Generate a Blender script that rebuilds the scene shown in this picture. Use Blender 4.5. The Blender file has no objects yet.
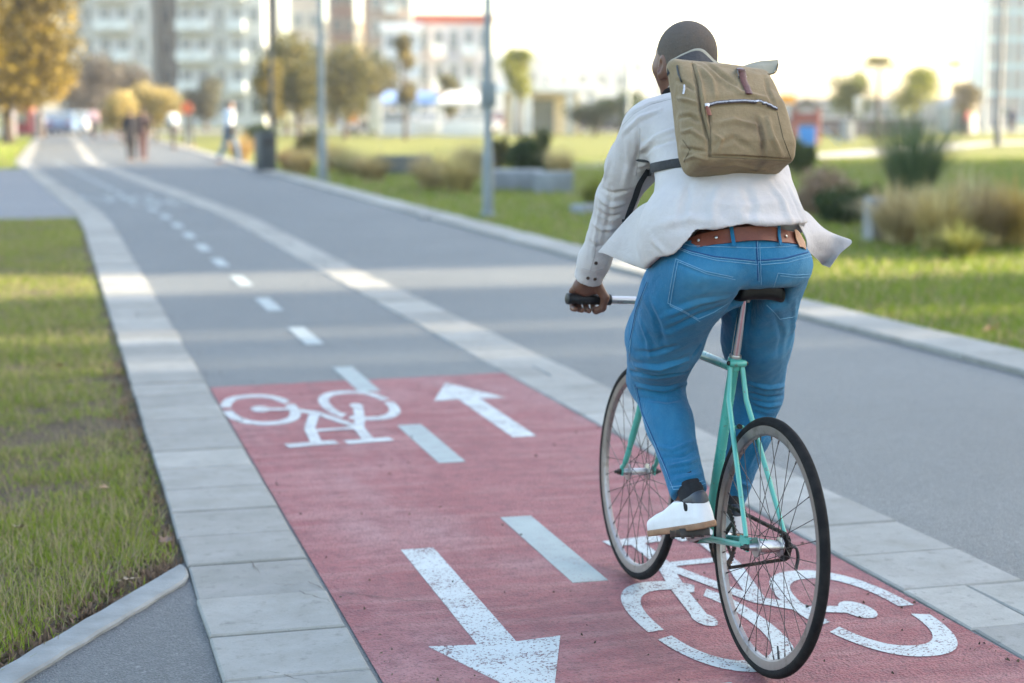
import bpy, bmesh, math, random
import numpy as np
from mathutils import Vector, Matrix
from mathutils.bvhtree import BVHTree

random.seed(7)
RNG = np.random.default_rng(7)
scn = bpy.context.scene
COL = scn.collection
PI = math.pi

# ------------------------------------------------------------------ camera (also used to survey where things stand)
F_PX, H_CAM, VPX, VPY = 1700.0, 1.47, 48.0, 112.0
W_PX, H_PX = 1024, 683
PITCH = math.atan((H_PX / 2 - VPY) / F_PX)
YAW = math.atan((W_PX / 2 - VPX) * math.cos(PITCH) / F_PX)
FW = np.array([math.sin(YAW) * math.cos(PITCH), math.cos(YAW) * math.cos(PITCH), -math.sin(PITCH)])
RT = np.array([math.cos(YAW), -math.sin(YAW), 0.0])
UP = np.cross(RT, FW)
CAM = np.array([0, 0, H_CAM])

def ray(u, v):
    return FW + RT * (u - W_PX / 2) / F_PX - UP * (v - H_PX / 2) / F_PX

def at(u, d, z=0.0):
    """place on the plan: bearing of picture column u, d metres ahead"""
    r = ray(u, VPY)
    p = CAM + r * (d / float(r @ FW))
    return Vector((p[0], p[1], z))

def hgt(v, d):
    """height above ground of picture row v at d metres"""
    return H_CAM + (VPY - v) * d / F_PX

# ------------------------------------------------------------------ materials
def lin(r, g, b):
    def f(c):
        c /= 255.0
        return c / 12.92 if c <= .04045 else ((c + .055) / 1.055) ** 2.4
    return (f(r), f(g), f(b), 1.0)

class NT:
    def __init__(self, name):
        m = bpy.data.materials.new(name); m.use_nodes = True
        self.m = m; self.t = m.node_tree; self.t.nodes.clear()
        self.out = self.n('ShaderNodeOutputMaterial')
        self.b = self.n('ShaderNodeBsdfPrincipled')
        self.l(self.b.outputs[0], self.out.inputs[0])
        self._tc = None
    def n(self, ty, **kw):
        x = self.t.nodes.new(ty)
        for k, v in kw.items():
            if hasattr(x, k): setattr(x, k, v)
            else: x.inputs[k].default_value = v
        return x
    def l(self, a, b): self.t.links.new(a, b)
    def tc(self, which='Object'):
        if self._tc is None: self._tc = self.n('ShaderNodeTexCoord')
        return self._tc.outputs[which]
    def noise(self, scale, detail=4, rough=.55, vec=None, dist=0):
        x = self.n('ShaderNodeTexNoise'); x.inputs['Scale'].default_value = scale
        x.inputs['Detail'].default_value = detail; x.inputs['Roughness'].default_value = rough
        x.inputs['Distortion'].default_value = dist
        self.l(vec if vec is not None else self.tc(), x.inputs['Vector'])
        return x.outputs['Fac']
    def vor(self, scale, feature='F1', vec=None, out='Distance'):
        x = self.n('ShaderNodeTexVoronoi', feature=feature); x.inputs['Scale'].default_value = scale
        self.l(vec if vec is not None else self.tc(), x.inputs['Vector'])
        return x.outputs[out]
    def scale(self, s, vec=None):
        x = self.n('ShaderNodeMapping'); x.inputs['Scale'].default_value = s
        self.l(vec if vec is not None else self.tc(), x.inputs['Vector'])
        return x.outputs[0]
    def ramp(self, fac, stops, interp='LINEAR'):
        r = self.n('ShaderNodeValToRGB'); e = r.color_ramp.elements
        r.color_ramp.interpolation = interp
        while len(e) < len(stops): e.new(.5)
        for q, (p, c) in zip(e, stops):
            q.position = p; q.color = c if len(c) == 4 else (*c, 1)
        self.l(fac, r.inputs[0]); return r.outputs[0]
    def fr(self, fac, a, b, lo=0., hi=1.):
        r = self.n('ShaderNodeMapRange'); r.clamp = True
        for i, v in zip((1, 2, 3, 4), (a, b, lo, hi)): r.inputs[i].default_value = v
        self.l(fac, r.inputs[0]); return r.outputs[0]
    def mix(self, fac, a, b, blend='MIX'):
        x = self.n('ShaderNodeMix', data_type='RGBA', blend_type=blend)
        for i, v in ((0, fac), (6, a), (7, b)):
            if isinstance(v, (int, float, tuple)): x.inputs[i].default_value = v
            else: self.l(v, x.inputs[i])
        return x.outputs[2]
    def math(self, op, a, b=0.0):
        x = self.n('ShaderNodeMath', operation=op)
        for i, v in ((0, a), (1, b)):
            if isinstance(v, (int, float)): x.inputs[i].default_value = v
            else: self.l(v, x.inputs[i])
        return x.outputs[0]
    def attr(self, name='Col'):
        x = self.n('ShaderNodeAttribute'); x.attribute_name = name
        return x.outputs['Color']
    def bump(self, h, strength=.3, dist=.01, prev=None):
        b = self.n('ShaderNodeBump'); b.inputs['Strength'].default_value = strength
        b.inputs['Distance'].default_value = dist
        self.l(h, b.inputs['Height'])
        if prev is not None: self.l(prev, b.inputs['Normal'])
        self.l(b.outputs[0], self.b.inputs['Normal']); return b.outputs[0]
    def set(self, color=None, rough=None, metal=None, spec=None, **kw):
        I = self.b.inputs
        for key, v in (('Base Color', color), ('Roughness', rough), ('Metallic', metal), ('Specular IOR Level', spec)):
            if v is None: continue
            if isinstance(v, (int, float, tuple)): I[key].default_value = v
            else: self.l(v, I[key])
        for k, v in kw.items(): I[k.replace('_', ' ')].default_value = v
        return self.m

def simple(name, c, c2=None, scale=6., rough=.7, metal=0., bump=0., bscale=40., spec=.5, bdist=.005, **kw):
    t = NT(name)
    if c2 is None: c2 = tuple(x * .75 for x in c[:3]) + (1,)
    f = t.fr(t.noise(scale, 5), .35, .68)
    t.set(t.mix(f, c, c2), rough, metal, spec, **kw)
    if bump: t.bump(t.noise(bscale, 3), bump, bdist)
    return t.m

def attr_mat(name, rough=.75, trans=0.0, nscale=0, spec=.3):
    t = NT(name); c = t.attr()
    if nscale: c = t.mix(t.fr(t.noise(nscale, 3), .3, .7, 0, .6), c, (.05, .06, .015, 1))
    t.set(c, rough, 0, spec)
    if trans:
        tr = t.n('ShaderNodeBsdfTranslucent'); t.l(c, tr.inputs[0])
        mx = t.n('ShaderNodeMixShader'); mx.inputs[0].default_value = trans
        t.l(t.b.outputs[0], mx.inputs[1]); t.l(tr.outputs[0], mx.inputs[2]); t.l(mx.outputs[0], t.out.inputs[0])
    return t.m

# ------------------------------------------------------------------ objects
def tag(o, label=None, cat=None, group=None, kind=None):
    if label: o['label'] = label
    if cat: o['category'] = cat
    if group: o['group'] = group
    if kind: o['kind'] = kind
    return o

def empty(name, loc=(0, 0, 0), rz=0.0, label=None, cat=None, group=None):
    o = bpy.data.objects.new(name, None); COL.objects.link(o)
    o.empty_display_size = .2
    o.location = loc; o.rotation_euler = (0, 0, rz)
    return tag(o, label, cat, group)

def link(name, me, m=None, parent=None):
    o = bpy.data.objects.new(name, me); COL.objects.link(o)
    if m is not None:
        for q in (m if isinstance(m, (list, tuple)) else [m]): me.materials.append(q)
    if parent is not None: o.parent = parent
    return o

def copy_tree(o, parent=None):
    c = o.copy(); COL.objects.link(c); c.parent = parent
    for ch in list(o.children): copy_tree(ch, c)
    return c

def mesh_np(name, V, Fq, m, parent=None, smooth=True, col=None, sharp=None, mi=None):
    """vertices (n,3), faces (k,3|4) as ONE mesh object"""
    V = np.ascontiguousarray(V, dtype=np.float32); Fq = np.ascontiguousarray(Fq, dtype=np.int32)
    me = bpy.data.meshes.new(name); k = Fq.shape[1]
    me.vertices.add(len(V)); me.vertices.foreach_set('co', V.ravel())
    me.loops.add(Fq.size); me.loops.foreach_set('vertex_index', Fq.ravel())
    me.polygons.add(len(Fq)); me.polygons.foreach_set('loop_start', np.arange(0, Fq.size, k, dtype=np.int32))
    me.polygons.foreach_set('use_smooth', np.full(len(Fq), smooth))
    if mi is not None: me.polygons.foreach_set('material_index', np.asarray(mi, dtype=np.int32))
    if col is not None:
        a = me.color_attributes.new('Col', 'FLOAT_COLOR', 'POINT')
        c = np.ones((len(V), 4), np.float32); c[:, :3] = col
        a.data.foreach_set('color', c.ravel())
    me.update(calc_edges=True); me.validate()
    if sharp: me.set_sharp_from_angle(angle=math.radians(sharp))
    return link(name, me, m, parent)

class MB:
    """collects boxes, tubes and sheets; build() links them as ONE mesh object"""
    def __init__(self): self.v = []; self.f = []; self.i = []; self.k = 0
    def add(self, V, Fs):
        o = len(self.v); self.v += [tuple(map(float, q)) for q in V]
        for f in Fs: self.f.append([o + j for j in f]); self.i.append(self.k)
    def box(self, c, s, rz=0.0, M=None):
        x, y, z = s[0] / 2, s[1] / 2, s[2] / 2
        V = [Vector((a * x, b * y, d * z)) for a in (-1, 1) for b in (-1, 1) for d in (-1, 1)]
        R = M if M is not None else Matrix.Rotation(rz, 3, 'Z')
        V = [R @ q + Vector(c) for q in V]
        self.add(V, [(0, 1, 3, 2), (4, 6, 7, 5), (0, 4, 5, 1), (2, 3, 7, 6), (0, 2, 6, 4), (1, 5, 7, 3)]); return self
    def tube(self, pts, r, n=10, closed=False, caps=True, flat=None):
        P = [Vector(p) for p in pts]; N = len(P)
        rr = r if isinstance(r, (list, tuple)) else [r] * N
        T = []
        for i in range(N):
            a = P[(i - 1) % N] if closed or i > 0 else P[i]
            b = P[(i + 1) % N] if closed or i < N - 1 else P[i]
            T.append((b - a).normalized())
        ref = Vector((0, 0, 1)) if abs(T[0].z) < .9 else Vector((1, 0, 0))
        if flat is not None: ref = Vector(flat)
        V = []; nn = (ref - T[0] * ref.dot(T[0])).normalized()
        for i in range(N):
            if flat is not None: nn = (ref - T[i] * ref.dot(T[i])).normalized()
            else: nn = (nn - T[i] * nn.dot(T[i])).normalized()
            bb = T[i].cross(nn); q = rr[i]
            ra, rb = q if isinstance(q, (tuple, list)) else (q, q)
            for j in range(n):
                a = 2 * PI * j / n
                V.append(P[i] + nn * (ra * math.cos(a)) + bb * (rb * math.sin(a)))
        Fs = []
        for i in range(N if closed else N - 1):
            i2 = (i + 1) % N
            for j in range(n):
                j2 = (j + 1) % n
                Fs.append((i * n + j, i * n + j2, i2 * n + j2, i2 * n + j))
        if caps and not closed:
            Fs.append(tuple(range(n - 1, -1, -1))); Fs.append(tuple((N - 1) * n + j for j in range(n)))
        self.add(V, Fs); return self
    def ring(self, c, ax, R, prof, n=64):
        """lathe: prof = closed list of (dr, da) about radius R and axis ax"""
        c = Vector(c); ax = Vector(ax).normalized()
        e = Vector((0, 0, 1)) if abs(ax.z) < .9 else Vector((1, 0, 0))
        u = (e - ax * e.dot(ax)).normalized(); w = ax.cross(u); k = len(prof); V = []
        for i in range(n):
            d = u * math.cos(2 * PI * i / n) + w * math.sin(2 * PI * i / n)
            for dr, da in prof: V.append(c + d * (R + dr) + ax * da)
        Fs = [(i * k + j, i * k + (j + 1) % k, ((i + 1) % n) * k + (j + 1) % k, ((i + 1) % n) * k + j) for i in range(n) for j in range(k)]
        self.add(V, Fs); return self
    def lathe(self, c, ax, prof, n=16):
        """open profile of (r, a) along axis, ends capped"""
        c = Vector(c); ax = Vector(ax).normalized()
        pts = [c + ax * a for r, a in prof]
        e = Vector((0, 0, 1)) if abs(ax.z) < .9 else Vector((1, 0, 0))
        u = (e - ax * e.dot(ax)).normalized(); w = ax.cross(u); V = []
        for (r, a), p in zip(prof, pts):
            for j in range(n): V.append(p + (u * math.cos(2 * PI * j / n) + w * math.sin(2 * PI * j / n)) * max(r, 1e-4))
        K = len(prof)
        Fs = [(i * n + j, i * n + (j + 1) % n, (i + 1) * n + (j + 1) % n, (i + 1) * n + j) for i in range(K - 1) for j in range(n)]
        Fs += [tuple(range(n - 1, -1, -1)), tuple((K - 1) * n + j for j in range(n))]
        self.add(V, Fs); return self
    def poly(self, pts, z0, z1):
        """flat polygon (x,y) from z0 up to z1"""
        n = len(pts)
        V = [(x, y, z0) for x, y in pts] + [(x, y, z1) for x, y in pts]
        Fs = [tuple(range(n - 1, -1, -1)), tuple(range(n, 2 * n))] + [(i, (i + 1) % n, n + (i + 1) % n, n + i) for i in range(n)]
        self.add(V, Fs); return self
    def sheet(self, G, thick=0.0):
        """grid of points G[i][j]"""
        a, b = len(G), len(G[0])
        V = [Vector(p) for row in G for p in row]
        Fs = [(i * b + j, i * b + j + 1, (i + 1) * b + j + 1, (i + 1) * b + j) for i in range(a - 1) for j in range(b - 1)]
        if thick:
            Nn = [Vector((0, 0, 0)) for _ in V]
            for f in Fs:
                q = (V[f[2]] - V[f[0]]).cross(V[f[3]] - V[f[1]])
                for j in f: Nn[j] += q
            W = [v + n.normalized() * thick for v, n in zip(V, Nn)]
            K = len(V)
            Fb = [tuple(K + j for j in f) for f in Fs]
            Ft = [tuple(reversed(f)) for f in Fs]
            edge = [i * b for i in range(a)] + [(a - 1) * b + j for j in range(1, b)] + [i * b + b - 1 for i in range(a - 2, -1, -1)] + [j for j in range(b - 2, 0, -1)]
            m = len(edge)
            Fe = [(edge[i], edge[(i + 1) % m], K + edge[(i + 1) % m], K + edge[i]) for i in range(m)]
            self.add(V + W, Ft + Fb + Fe)
        else: self.add(V, Fs)
        return self
    def build(self, name, m, parent=None, smooth=True, sharp=35, bevel=0, fix=True):
        me = bpy.data.meshes.new(name); me.from_pydata(self.v, [], self.f)
        me.update(); bm = bmesh.new(); bm.from_mesh(me)
        if fix: bmesh.ops.recalc_face_normals(bm, faces=bm.faces)
        if bevel:
            ed = [e for e in bm.edges if len(e.link_faces) == 2 and e.calc_face_angle(0) > .6]
            bmesh.ops.bevel(bm, geom=ed, offset=bevel, segments=2, affect='EDGES', profile=.6)
        bm.to_mesh(me); bm.free()
        if not bevel and any(self.i): me.polygons.foreach_set('material_index', self.i)
        for p in me.polygons: p.use_smooth = smooth
        if smooth: me.set_sharp_from_angle(angle=math.radians(sharp))
        return link(name, me, m, parent)

# ------------------------------------------------------------------ signed distance modelling
def rcone(P, a, b, ra, rb):
    a = np.asarray(a, np.float32); ba = np.asarray(b, np.float32) - a
    pa = P - a
    h = np.clip(pa @ ba / float(ba @ ba), 0, 1)
    return np.linalg.norm(pa - h[:, None] * ba, axis=1) - (ra + (rb - ra) * h)
def ell(P, c, r, R=None):
    q = P - np.asarray(c, np.float32)
    if R is not None: q = q @ np.asarray(R, np.float32)
    r = np.asarray(r, np.float32)
    k0 = np.linalg.norm(q / r, axis=1); k1 = np.linalg.norm(q / (r * r), axis=1) + 1e-9
    return k0 * (k0 - 1) / k1
def smin(a, b, k):
    h = np.clip(.5 + .5 * (b - a) / k, 0, 1)
    return b + (a - b) * h - k * h * (1 - h)
def smax(a, b, k): return -smin(-a, -b, k)
def chain(P, pts, rs, k=.02):
    d = None
    for i in range(len(pts) - 1):
        q = rcone(P, pts[i], pts[i + 1], rs[i], rs[i + 1])
        d = q if d is None else smin(d, q, k)
    return d

def nets(fn, lo, hi, h, smooth=1):
    lo = np.asarray(lo, np.float32); hi = np.asarray(hi, np.float32); s = 6
    nb = np.ceil((hi - lo) / (h * s)).astype(int); n = nb * s
    g = np.indices(nb).reshape(3, -1).T
    dc = fn((lo + (g + .5) * s * h - h / 2).astype(np.float32))
    D = np.repeat(np.repeat(np.repeat(np.where(dc < 0, -1., 1.).astype(np.float32).reshape(nb), s, 0), s, 1), s, 2)
    ab = g[np.abs(dc) < s * h * 1.5]
    loc = np.indices((s, s, s)).reshape(3, -1).T
    for st in range(0, len(ab), 4000):
        I = (ab[st:st + 4000, None, :] * s + loc[None]).reshape(-1, 3)
        D[I[:, 0], I[:, 1], I[:, 2]] = fn((lo + I * h).astype(np.float32))
    ins = D < 0
    c = np.zeros(np.array(ins.shape) - 1, np.int8)
    for a in (0, 1):
        for b in (0, 1):
            for d in (0, 1): c += ins[a:a + c.shape[0], b:b + c.shape[1], d:d + c.shape[2]]
    act = (c > 0) & (c < 8); idx = np.argwhere(act)
    vid = np.full(act.shape, -1, np.int32); vid[act] = np.arange(len(idx))
    off = np.array([[a, b, d] for a in (0, 1) for b in (0, 1) for d in (0, 1)])
    val = np.stack([D[tuple((idx + o).T)] for o in off], 1)
    S = np.zeros((len(idx), 3)); K = np.zeros(len(idx))
    for i in range(8):
        for j in range(i + 1, 8):
            if np.abs(off[i] - off[j]).sum() != 1: continue
            a, b = val[:, i], val[:, j]; m = (a < 0) != (b < 0)
            t = a[m] / (a[m] - b[m])
            S[m] += off[i] + t[:, None] * (off[j] - off[i]); K[m] += 1
    V = lo + (idx + S / K[:, None]) * h
    Q = []
    for ax in range(3):
        A = np.take(ins, range(ins.shape[ax] - 1), ax); B = np.take(ins, range(1, ins.shape[ax]), ax)
        e = np.argwhere(A != B); o1, o2 = [k for k in range(3) if k != ax]
        e = e[(e[:, o1] > 0) & (e[:, o2] > 0) & (e[:, o1] < act.shape[o1]) & (e[:, o2] < act.shape[o2])]
        d1 = np.zeros(3, int); d1[o1] = 1; d2 = np.zeros(3, int); d2[o2] = 1
        q = np.stack([vid[tuple((e - d1 - d2).T)], vid[tuple((e - d2).T)], vid[tuple(e.T)], vid[tuple((e - d1).T)]], 1)
        flip = ins[tuple(e.T)] ^ (ax == 1)
        q[~flip] = q[~flip][:, ::-1]; Q.append(q)
    Q = np.concatenate(Q); Q = Q[(Q >= 0).all(1)]
    V = V.astype(np.float64)
    for _ in range(smooth): V = relax(V, Q, .5)
    return V, Q

def relax(V, Q, a=.5):
    S = np.zeros_like(V); K = np.zeros(len(V))
    for i in range(4):
        x, y = Q[:, i], Q[:, (i + 1) % 4]
        np.add.at(S, x, V[y]); np.add.at(S, y, V[x]); np.add.at(K, x, 1); np.add.at(K, y, 1)
    return V + a * (S / np.maximum(K, 1)[:, None] - V)

def normals(V, Q):
    n = np.cross(V[Q[:, 2]] - V[Q[:, 0]], V[Q[:, 3]] - V[Q[:, 1]])
    N = np.zeros_like(V)
    for i in range(4): np.add.at(N, Q[:, i], n)
    return N / (np.linalg.norm(N, axis=1)[:, None] + 1e-12)

FOLD_K = 1.35
def folds(V, N, lines):
    """press cloth folds into a surface: (polyline, half width, height)"""
    d = np.zeros(len(V))
    for pts, w, amp in lines:
        pts = np.asarray(pts, float); best = np.full(len(V), 9.); tt = np.zeros(len(V)); L = len(pts) - 1
        for i in range(L):
            a, b = pts[i], pts[i + 1]; ba = b - a
            h = np.clip((V - a) @ ba / (ba @ ba), 0, 1)
            q = np.linalg.norm(V - a - h[:, None] * ba, axis=1); m = q < best
            best[m] = q[m]; tt[m] = (i + h[m]) / L
        x = best / w
        d += amp * FOLD_K * (1 - 1.2 * x * x) * np.exp(-x * x) * np.sqrt(np.clip(np.sin(np.clip(tt, .04, .96) * PI), 0, 1))
    return V + N * d[:, None]

def vnoise(P, seed, scale):
    r = np.random.default_rng(seed); o = np.zeros(len(P))
    for k in range(10):
        w = r.normal(size=3) * scale * (1 + .25 * k); o += np.sin(P @ w + r.uniform(0, 6.28)) / (1 + .25 * k)
    return o / 4.5

def bvh_of(V, Q): return BVHTree.FromPolygons([tuple(v) for v in V], [tuple(map(int, q)) for q in Q])
# ================================================================== SETTING: ground, path, lane, kerbs
def off(y):
    if y < 22: return 0.0
    if y < 52: return -0.05 * (y - 22) ** 2 / (2 * 5) if y < 27 else -.125 - .05 * (y - 27)
    return -1.375 + .004 * (y - 52)
def lerp(x, xs, ys): return float(np.interp(x, xs, ys))
def xa(y): return .385 + off(y)
def xb(y): return .775 + off(y)
def xc(y): return lerp(y, [3, 15, 24], [2.51, 2.40, 2.36]) + off(y)
def xd(y): return lerp(y, [3, 15, 24], [2.94, 2.76, 2.74]) + off(y)
def xe(y): return lerp(y, [7, 16, 30, 60, 130], [5.28, 5.08, 5.04, 5.1, 5.6])
YS = [-12, -4, 2, 6, 10, 15, 20, 22, 23.5, 25, 27, 35, 45, 52, 65, 80, 100, 130]

def asphalt(name, base, tint, wet=.0):
    t = NT(name)
    big = t.noise(.55, 4); sp = t.vor(150.0); fine = t.noise(150, 3, .7); mid = t.noise(7, 5)
    c = t.mix(t.fr(big, .3, .7), base, tint)
    c = t.mix(t.fr(mid, .5, .75, 0, .35), c, tuple(x * .62 for x in base[:3]) + (1,))
    c = t.mix(t.fr(t.noise(34, 5, .75), .40, .66, .0, .5), c, tuple(x * .55 for x in base[:3]) + (1,)); c = t.mix(t.fr(t.noise(46, 4, .75), .56, .74, 0, .45), c, (.34, .345, .33, 1)); c = t.mix(t.fr(fine, .55, .8, 0, .55), c, (.42, .42, .40, 1))
    c = t.mix(t.fr(fine, .25, .46, .8, 0), c, (.02, .02, .022, 1)); c = t.mix(t.fr(t.noise(70, 3, .7), .5, .68, 0, .4), c, tuple(x * .45 for x in base[:3]) + (1,))
    t.set(c, .58, 0, .55)
    t.bump(t.math('ADD', sp, t.math('MULTIPLY', fine, 1.2)), .8, .006)
    return t.m
M_LANE = asphalt('lane_asphalt', (.098, .106, .103, 1), (.132, .142, .138, 1))
M_FOOT = asphalt('path_asphalt', (.088, .096, .094, 1), (.125, .135, .131, 1))
M_SIDE = asphalt('side_asphalt', (.072, .076, .076, 1), (.098, .102, .101, 1))

def red_mat():
    t = NT('red_coating')
    big = t.noise(1.3, 5, .6); mid = t.noise(14, 6, .65); fine = t.noise(115, 4, .72); v = t.vor(120.0)
    c = t.mix(t.fr(big, .3, .7), (.25, .056, .060, 1), (.325, .110, .112, 1))
    c = t.mix(t.fr(t.noise(.9, 4, .6, t.scale((1.4, .6, 1))), .52, .72, 0, .6), c, (.41, .27, .265, 1)); c = t.mix(t.fr(mid, .45, .70, 0, .8), c, (.165, .048, .055, 1))
    st = t.noise(3.2, 5, .6, t.scale((.5, 3, 1)))
    c = t.mix(t.fr(st, .48, .72, 0, .7), c, (.40, .195, .185, 1))
    c = t.mix(t.fr(t.noise(55, 4, .7), .52, .68, 0, .55), c, (.155, .045, .048, 1))
    c = t.mix(t.fr(fine, .30, .47, .9, 0), c, (.055, .02, .024, 1))
    c = t.mix(t.fr(fine, .62, .8, 0, .5), c, (.46, .25, .24, 1)); c = t.mix(t.fr(t.noise(2.1, 5, .65, t.scale((2.6, .35, 1))), .56, .74, 0, .45), c, (.13, .05, .053, 1))
    t.set(c, .68, 0, .45)
    t.bump(t.math('ADD', v, t.math('ADD', fine, t.noise(60, 4, .7))), .8, .008)
    return t.m
def paint_mat(name, c0, under, wear):
    t = NT(name)
    fine = t.noise(120, 3, .6); mid = t.noise(9, 4)
    c = t.mix(t.fr(mid, .3, .75), c0, tuple(x * .82 for x in c0[:3]) + (1,))
    pit = t.fr(t.math('ADD', fine, t.math('MULTIPLY', mid, .35)), wear, wear + .05)
    c = t.mix(pit, c, under)
    t.set(c, .6, 0, .4)
    t.bump(fine, .45, .004)
    return t.m
M_RED = red_mat()
M_PAINT = paint_mat('white_line_paint', (.46, .495, .48, 1), (.12, .05, .052, 1), .735)
M_PAINT_OLD = paint_mat('worn_line_paint', (.29, .335, .32, 1), (.20, .12, .115, 1), .80)
M_PAINT_GREY = paint_mat('pale_line_paint', (.33, .37, .36, 1), (.12, .125, .125, 1), .80)

def slab_mat():
    t = NT('concrete_slab')
    a = t.attr(); n1 = t.noise(5, 6, .65); n2 = t.noise(90, 3)
    c = t.mix(1.0, a, t.mix(t.fr(n1, .3, .72), (1, 1, 1, 1), (.74, .75, .72, 1)), 'MULTIPLY')
    c = t.mix(t.fr(t.noise(22, 5, .7), .56, .72, 0, .6), c, (.12, .115, .10, 1)); c = t.mix(t.fr(t.noise(1.7, 5, .7), .5, .72, 0, .45), c, (.16, .155, .135, 1)); c = t.mix(t.fr(t.noise(150, 3, .7), .25, .45, .45, 0), c, (.10, .10, .095, 1))
    t.set(c, .8, 0, .35)
    t.bump(t.math('ADD', n2, t.math('MULTIPLY', n1, .8)), .35, .004)
    return t.m
M_SLAB = slab_mat()
M_JOINT = simple('joint_dirt', (.055, .05, .042, 1), (.10, .085, .06, 1), 9, .95)

def lane_sheet(name, fl, fr_, m, z, ys=YS):
    G = [[(fl(y) + (fr_(y) - fl(y)) * k / 4, y, z) for k in range(5)] for y in ys]
    V = np.array([p for r in G for p in r]); n = len(ys)
    Q = np.array([(i * 5 + j, i * 5 + j + 1, (i + 1) * 5 + j + 1, (i + 1) * 5 + j) for i in range(n - 1) for j in range(4)])
    return mesh_np(name, V, Q, m)

lane = tag(lane_sheet('bike_lane', lambda y: xb(y) - .01, lambda y: xc(y) + .01, M_LANE, 0.0), kind='structure')
foot = tag(lane_sheet('footpath', lambda y: xd(y) - .01, lambda y: xe(y) + .02, M_FOOT, -.002), kind='structure')

def slabs(name, fl, fr_, pitch, y0, y1, ztop, split=0.0, light=.37):
    """a strip of separate concrete slabs over a dark bed"""
    V = []; Q = []; Cc = []; y = y0; r = random.Random(hash(name) % 999 + 3)
    r = random.Random(len(name) * 7)
    while y < y1:
        p = pitch * r.uniform(.97, 1.03); a, b = y + .0038, y + p - .0038
        cuts = [0, 1] if r.random() > split else [0, r.uniform(.42, .62), 1]
        for k in range(len(cuts) - 1):
            t0, t1 = cuts[k], cuts[k + 1]
            g0 = .0015 if k else 0; g1 = .0015 if k < len(cuts) - 2 else 0
            dz = r.uniform(-.003, .003); tl = r.uniform(-.0025, .0025)
            j = [r.uniform(-.004, .004) for _ in range(4)]
            x = [fl(a) + (fr_(a) - fl(a)) * t0 + g0 + j[0] * (k == 0), fl(a) + (fr_(a) - fl(a)) * t1 - g1 + j[1] * (k == len(cuts) - 2),
                 fl(b) + (fr_(b) - fl(b)) * t1 - g1 + j[2] * (k == len(cuts) - 2), fl(b) + (fr_(b) - fl(b)) * t0 + g0 + j[3] * (k == 0)]
            yy = [a, a, b, b]; e = .006; cx, cy = sum(x) / 4, (a + b) / 2
            o = len(V)
            for lev in range(3):
                for q in range(4):
                    s = (.0, .0, 1.0)[lev]
                    X = x[q] + (e if x[q] < cx else -e) * s; Y = yy[q] + (e if yy[q] < cy else -e) * s * .8
                    Z = (-.03, ztop - .005, ztop)[lev] + (dz + tl * (1 if yy[q] > cy else -1)) * (lev > 0)
                    V.append((X, Y, Z))
            for lev in range(2):
                for q in range(4): Q.append((o + lev * 4 + q, o + lev * 4 + (q + 1) % 4, o + lev * 4 + 4 + (q + 1) % 4, o + lev * 4 + 4 + q))
            Q.append((o + 8, o + 9, o + 10, o + 11))
            g = light * r.uniform(.80, 1.10); Cc += [(g * 1.02, g * 1.0, g * .91)] * 12
        y += p
    o = tag(mesh_np(name, V, Q, M_SLAB, smooth=False, col=np.array(Cc)), kind='structure')
    b = lane_sheet('joint_bed', lambda y: fl(y) + .004, lambda y: fr_(y) - .004, M_JOINT, ztop - .012, [q for q in YS if q > -6]); b.parent = o
    return o
slabs('paving_strip', xa, xb, .385, -3.0, 128, .010, .06, .30)
slabs('paving_band', xc, xd, .40, -3.0, 128, .008, .22, .32)
slabs('path_kerb', xe, lambda y: xe(y) + .44, .80, -3.0, 128, .035, .0, .33)

# cracks and chips in the paving slabs beside the lane
def crack(pts, w=.0018, z=.0115):
    P = [Vector((x, y, z)) for x, y in pts]; L = []; R = []
    for i, p in enumerate(P):
        d = (P[min(i + 1, len(P) - 1)] - P[max(i - 1, 0)]).normalized(); n = Vector((-d.y, d.x, 0))
        k = w * random.uniform(.4, 1.1) * (0.3 if i in (0, len(P) - 1) else 1)
        L.append(p + n * k); R.append(p - n * k)
    return [L, R]
cb = MB()
def jag(a, b, n, s):
    return [(a[0] + (b[0] - a[0]) * i / n + random.uniform(-s, s), a[1] + (b[1] - a[1]) * i / n + random.uniform(-s, s)) for i in range(n + 1)]
for a, b, n, s in (((.585, 5.68), (.60, 5.31), 9, .006), ((.69, 5.08), (.77, 4.93), 7, .008), ((.74, 5.17), (.77, 5.05), 5, .006), ((.62, 5.17), (.69, 5.15), 4, .006), ((.50, 4.35), (.60, 4.22), 6, .006)):
    cb.sheet(crack(jag(a, b, n, s)))
cb.build('surface_crack', M_JOINT, bpy.data.objects['paving_strip'], fix=False)

# red coated stretch with its painted symbols
red_y = [-8, -2, 2, 5, 7, 9.13]
def sub(name, polys, m, z):
    mb = MB()
    for p in polys: mb.poly(p, z - .002, z)
    o = mb.build(name, m, lane, smooth=False); return o
V = []; Q = []
rn = 26
for i, y in enumerate(list(np.linspace(-8, 8.9, 20)) + [9.13]):
    for k in range(rn + 1):
        x = xb(y) + .012 + (xc(y) - xb(y) - .024) * k / rn
        V.append((x, y + ((.10 * (k / rn) + random.uniform(-.012, .012)) if y > 9 else 0), .0035))
for i in range(20):
    for k in range(rn): Q.append((i * (rn + 1) + k, i * (rn + 1) + k + 1, (i + 1) * (rn + 1) + k + 1, (i + 1) * (rn + 1) + k))
mesh_np('red_surface', V, Q, M_RED, lane)

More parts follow.
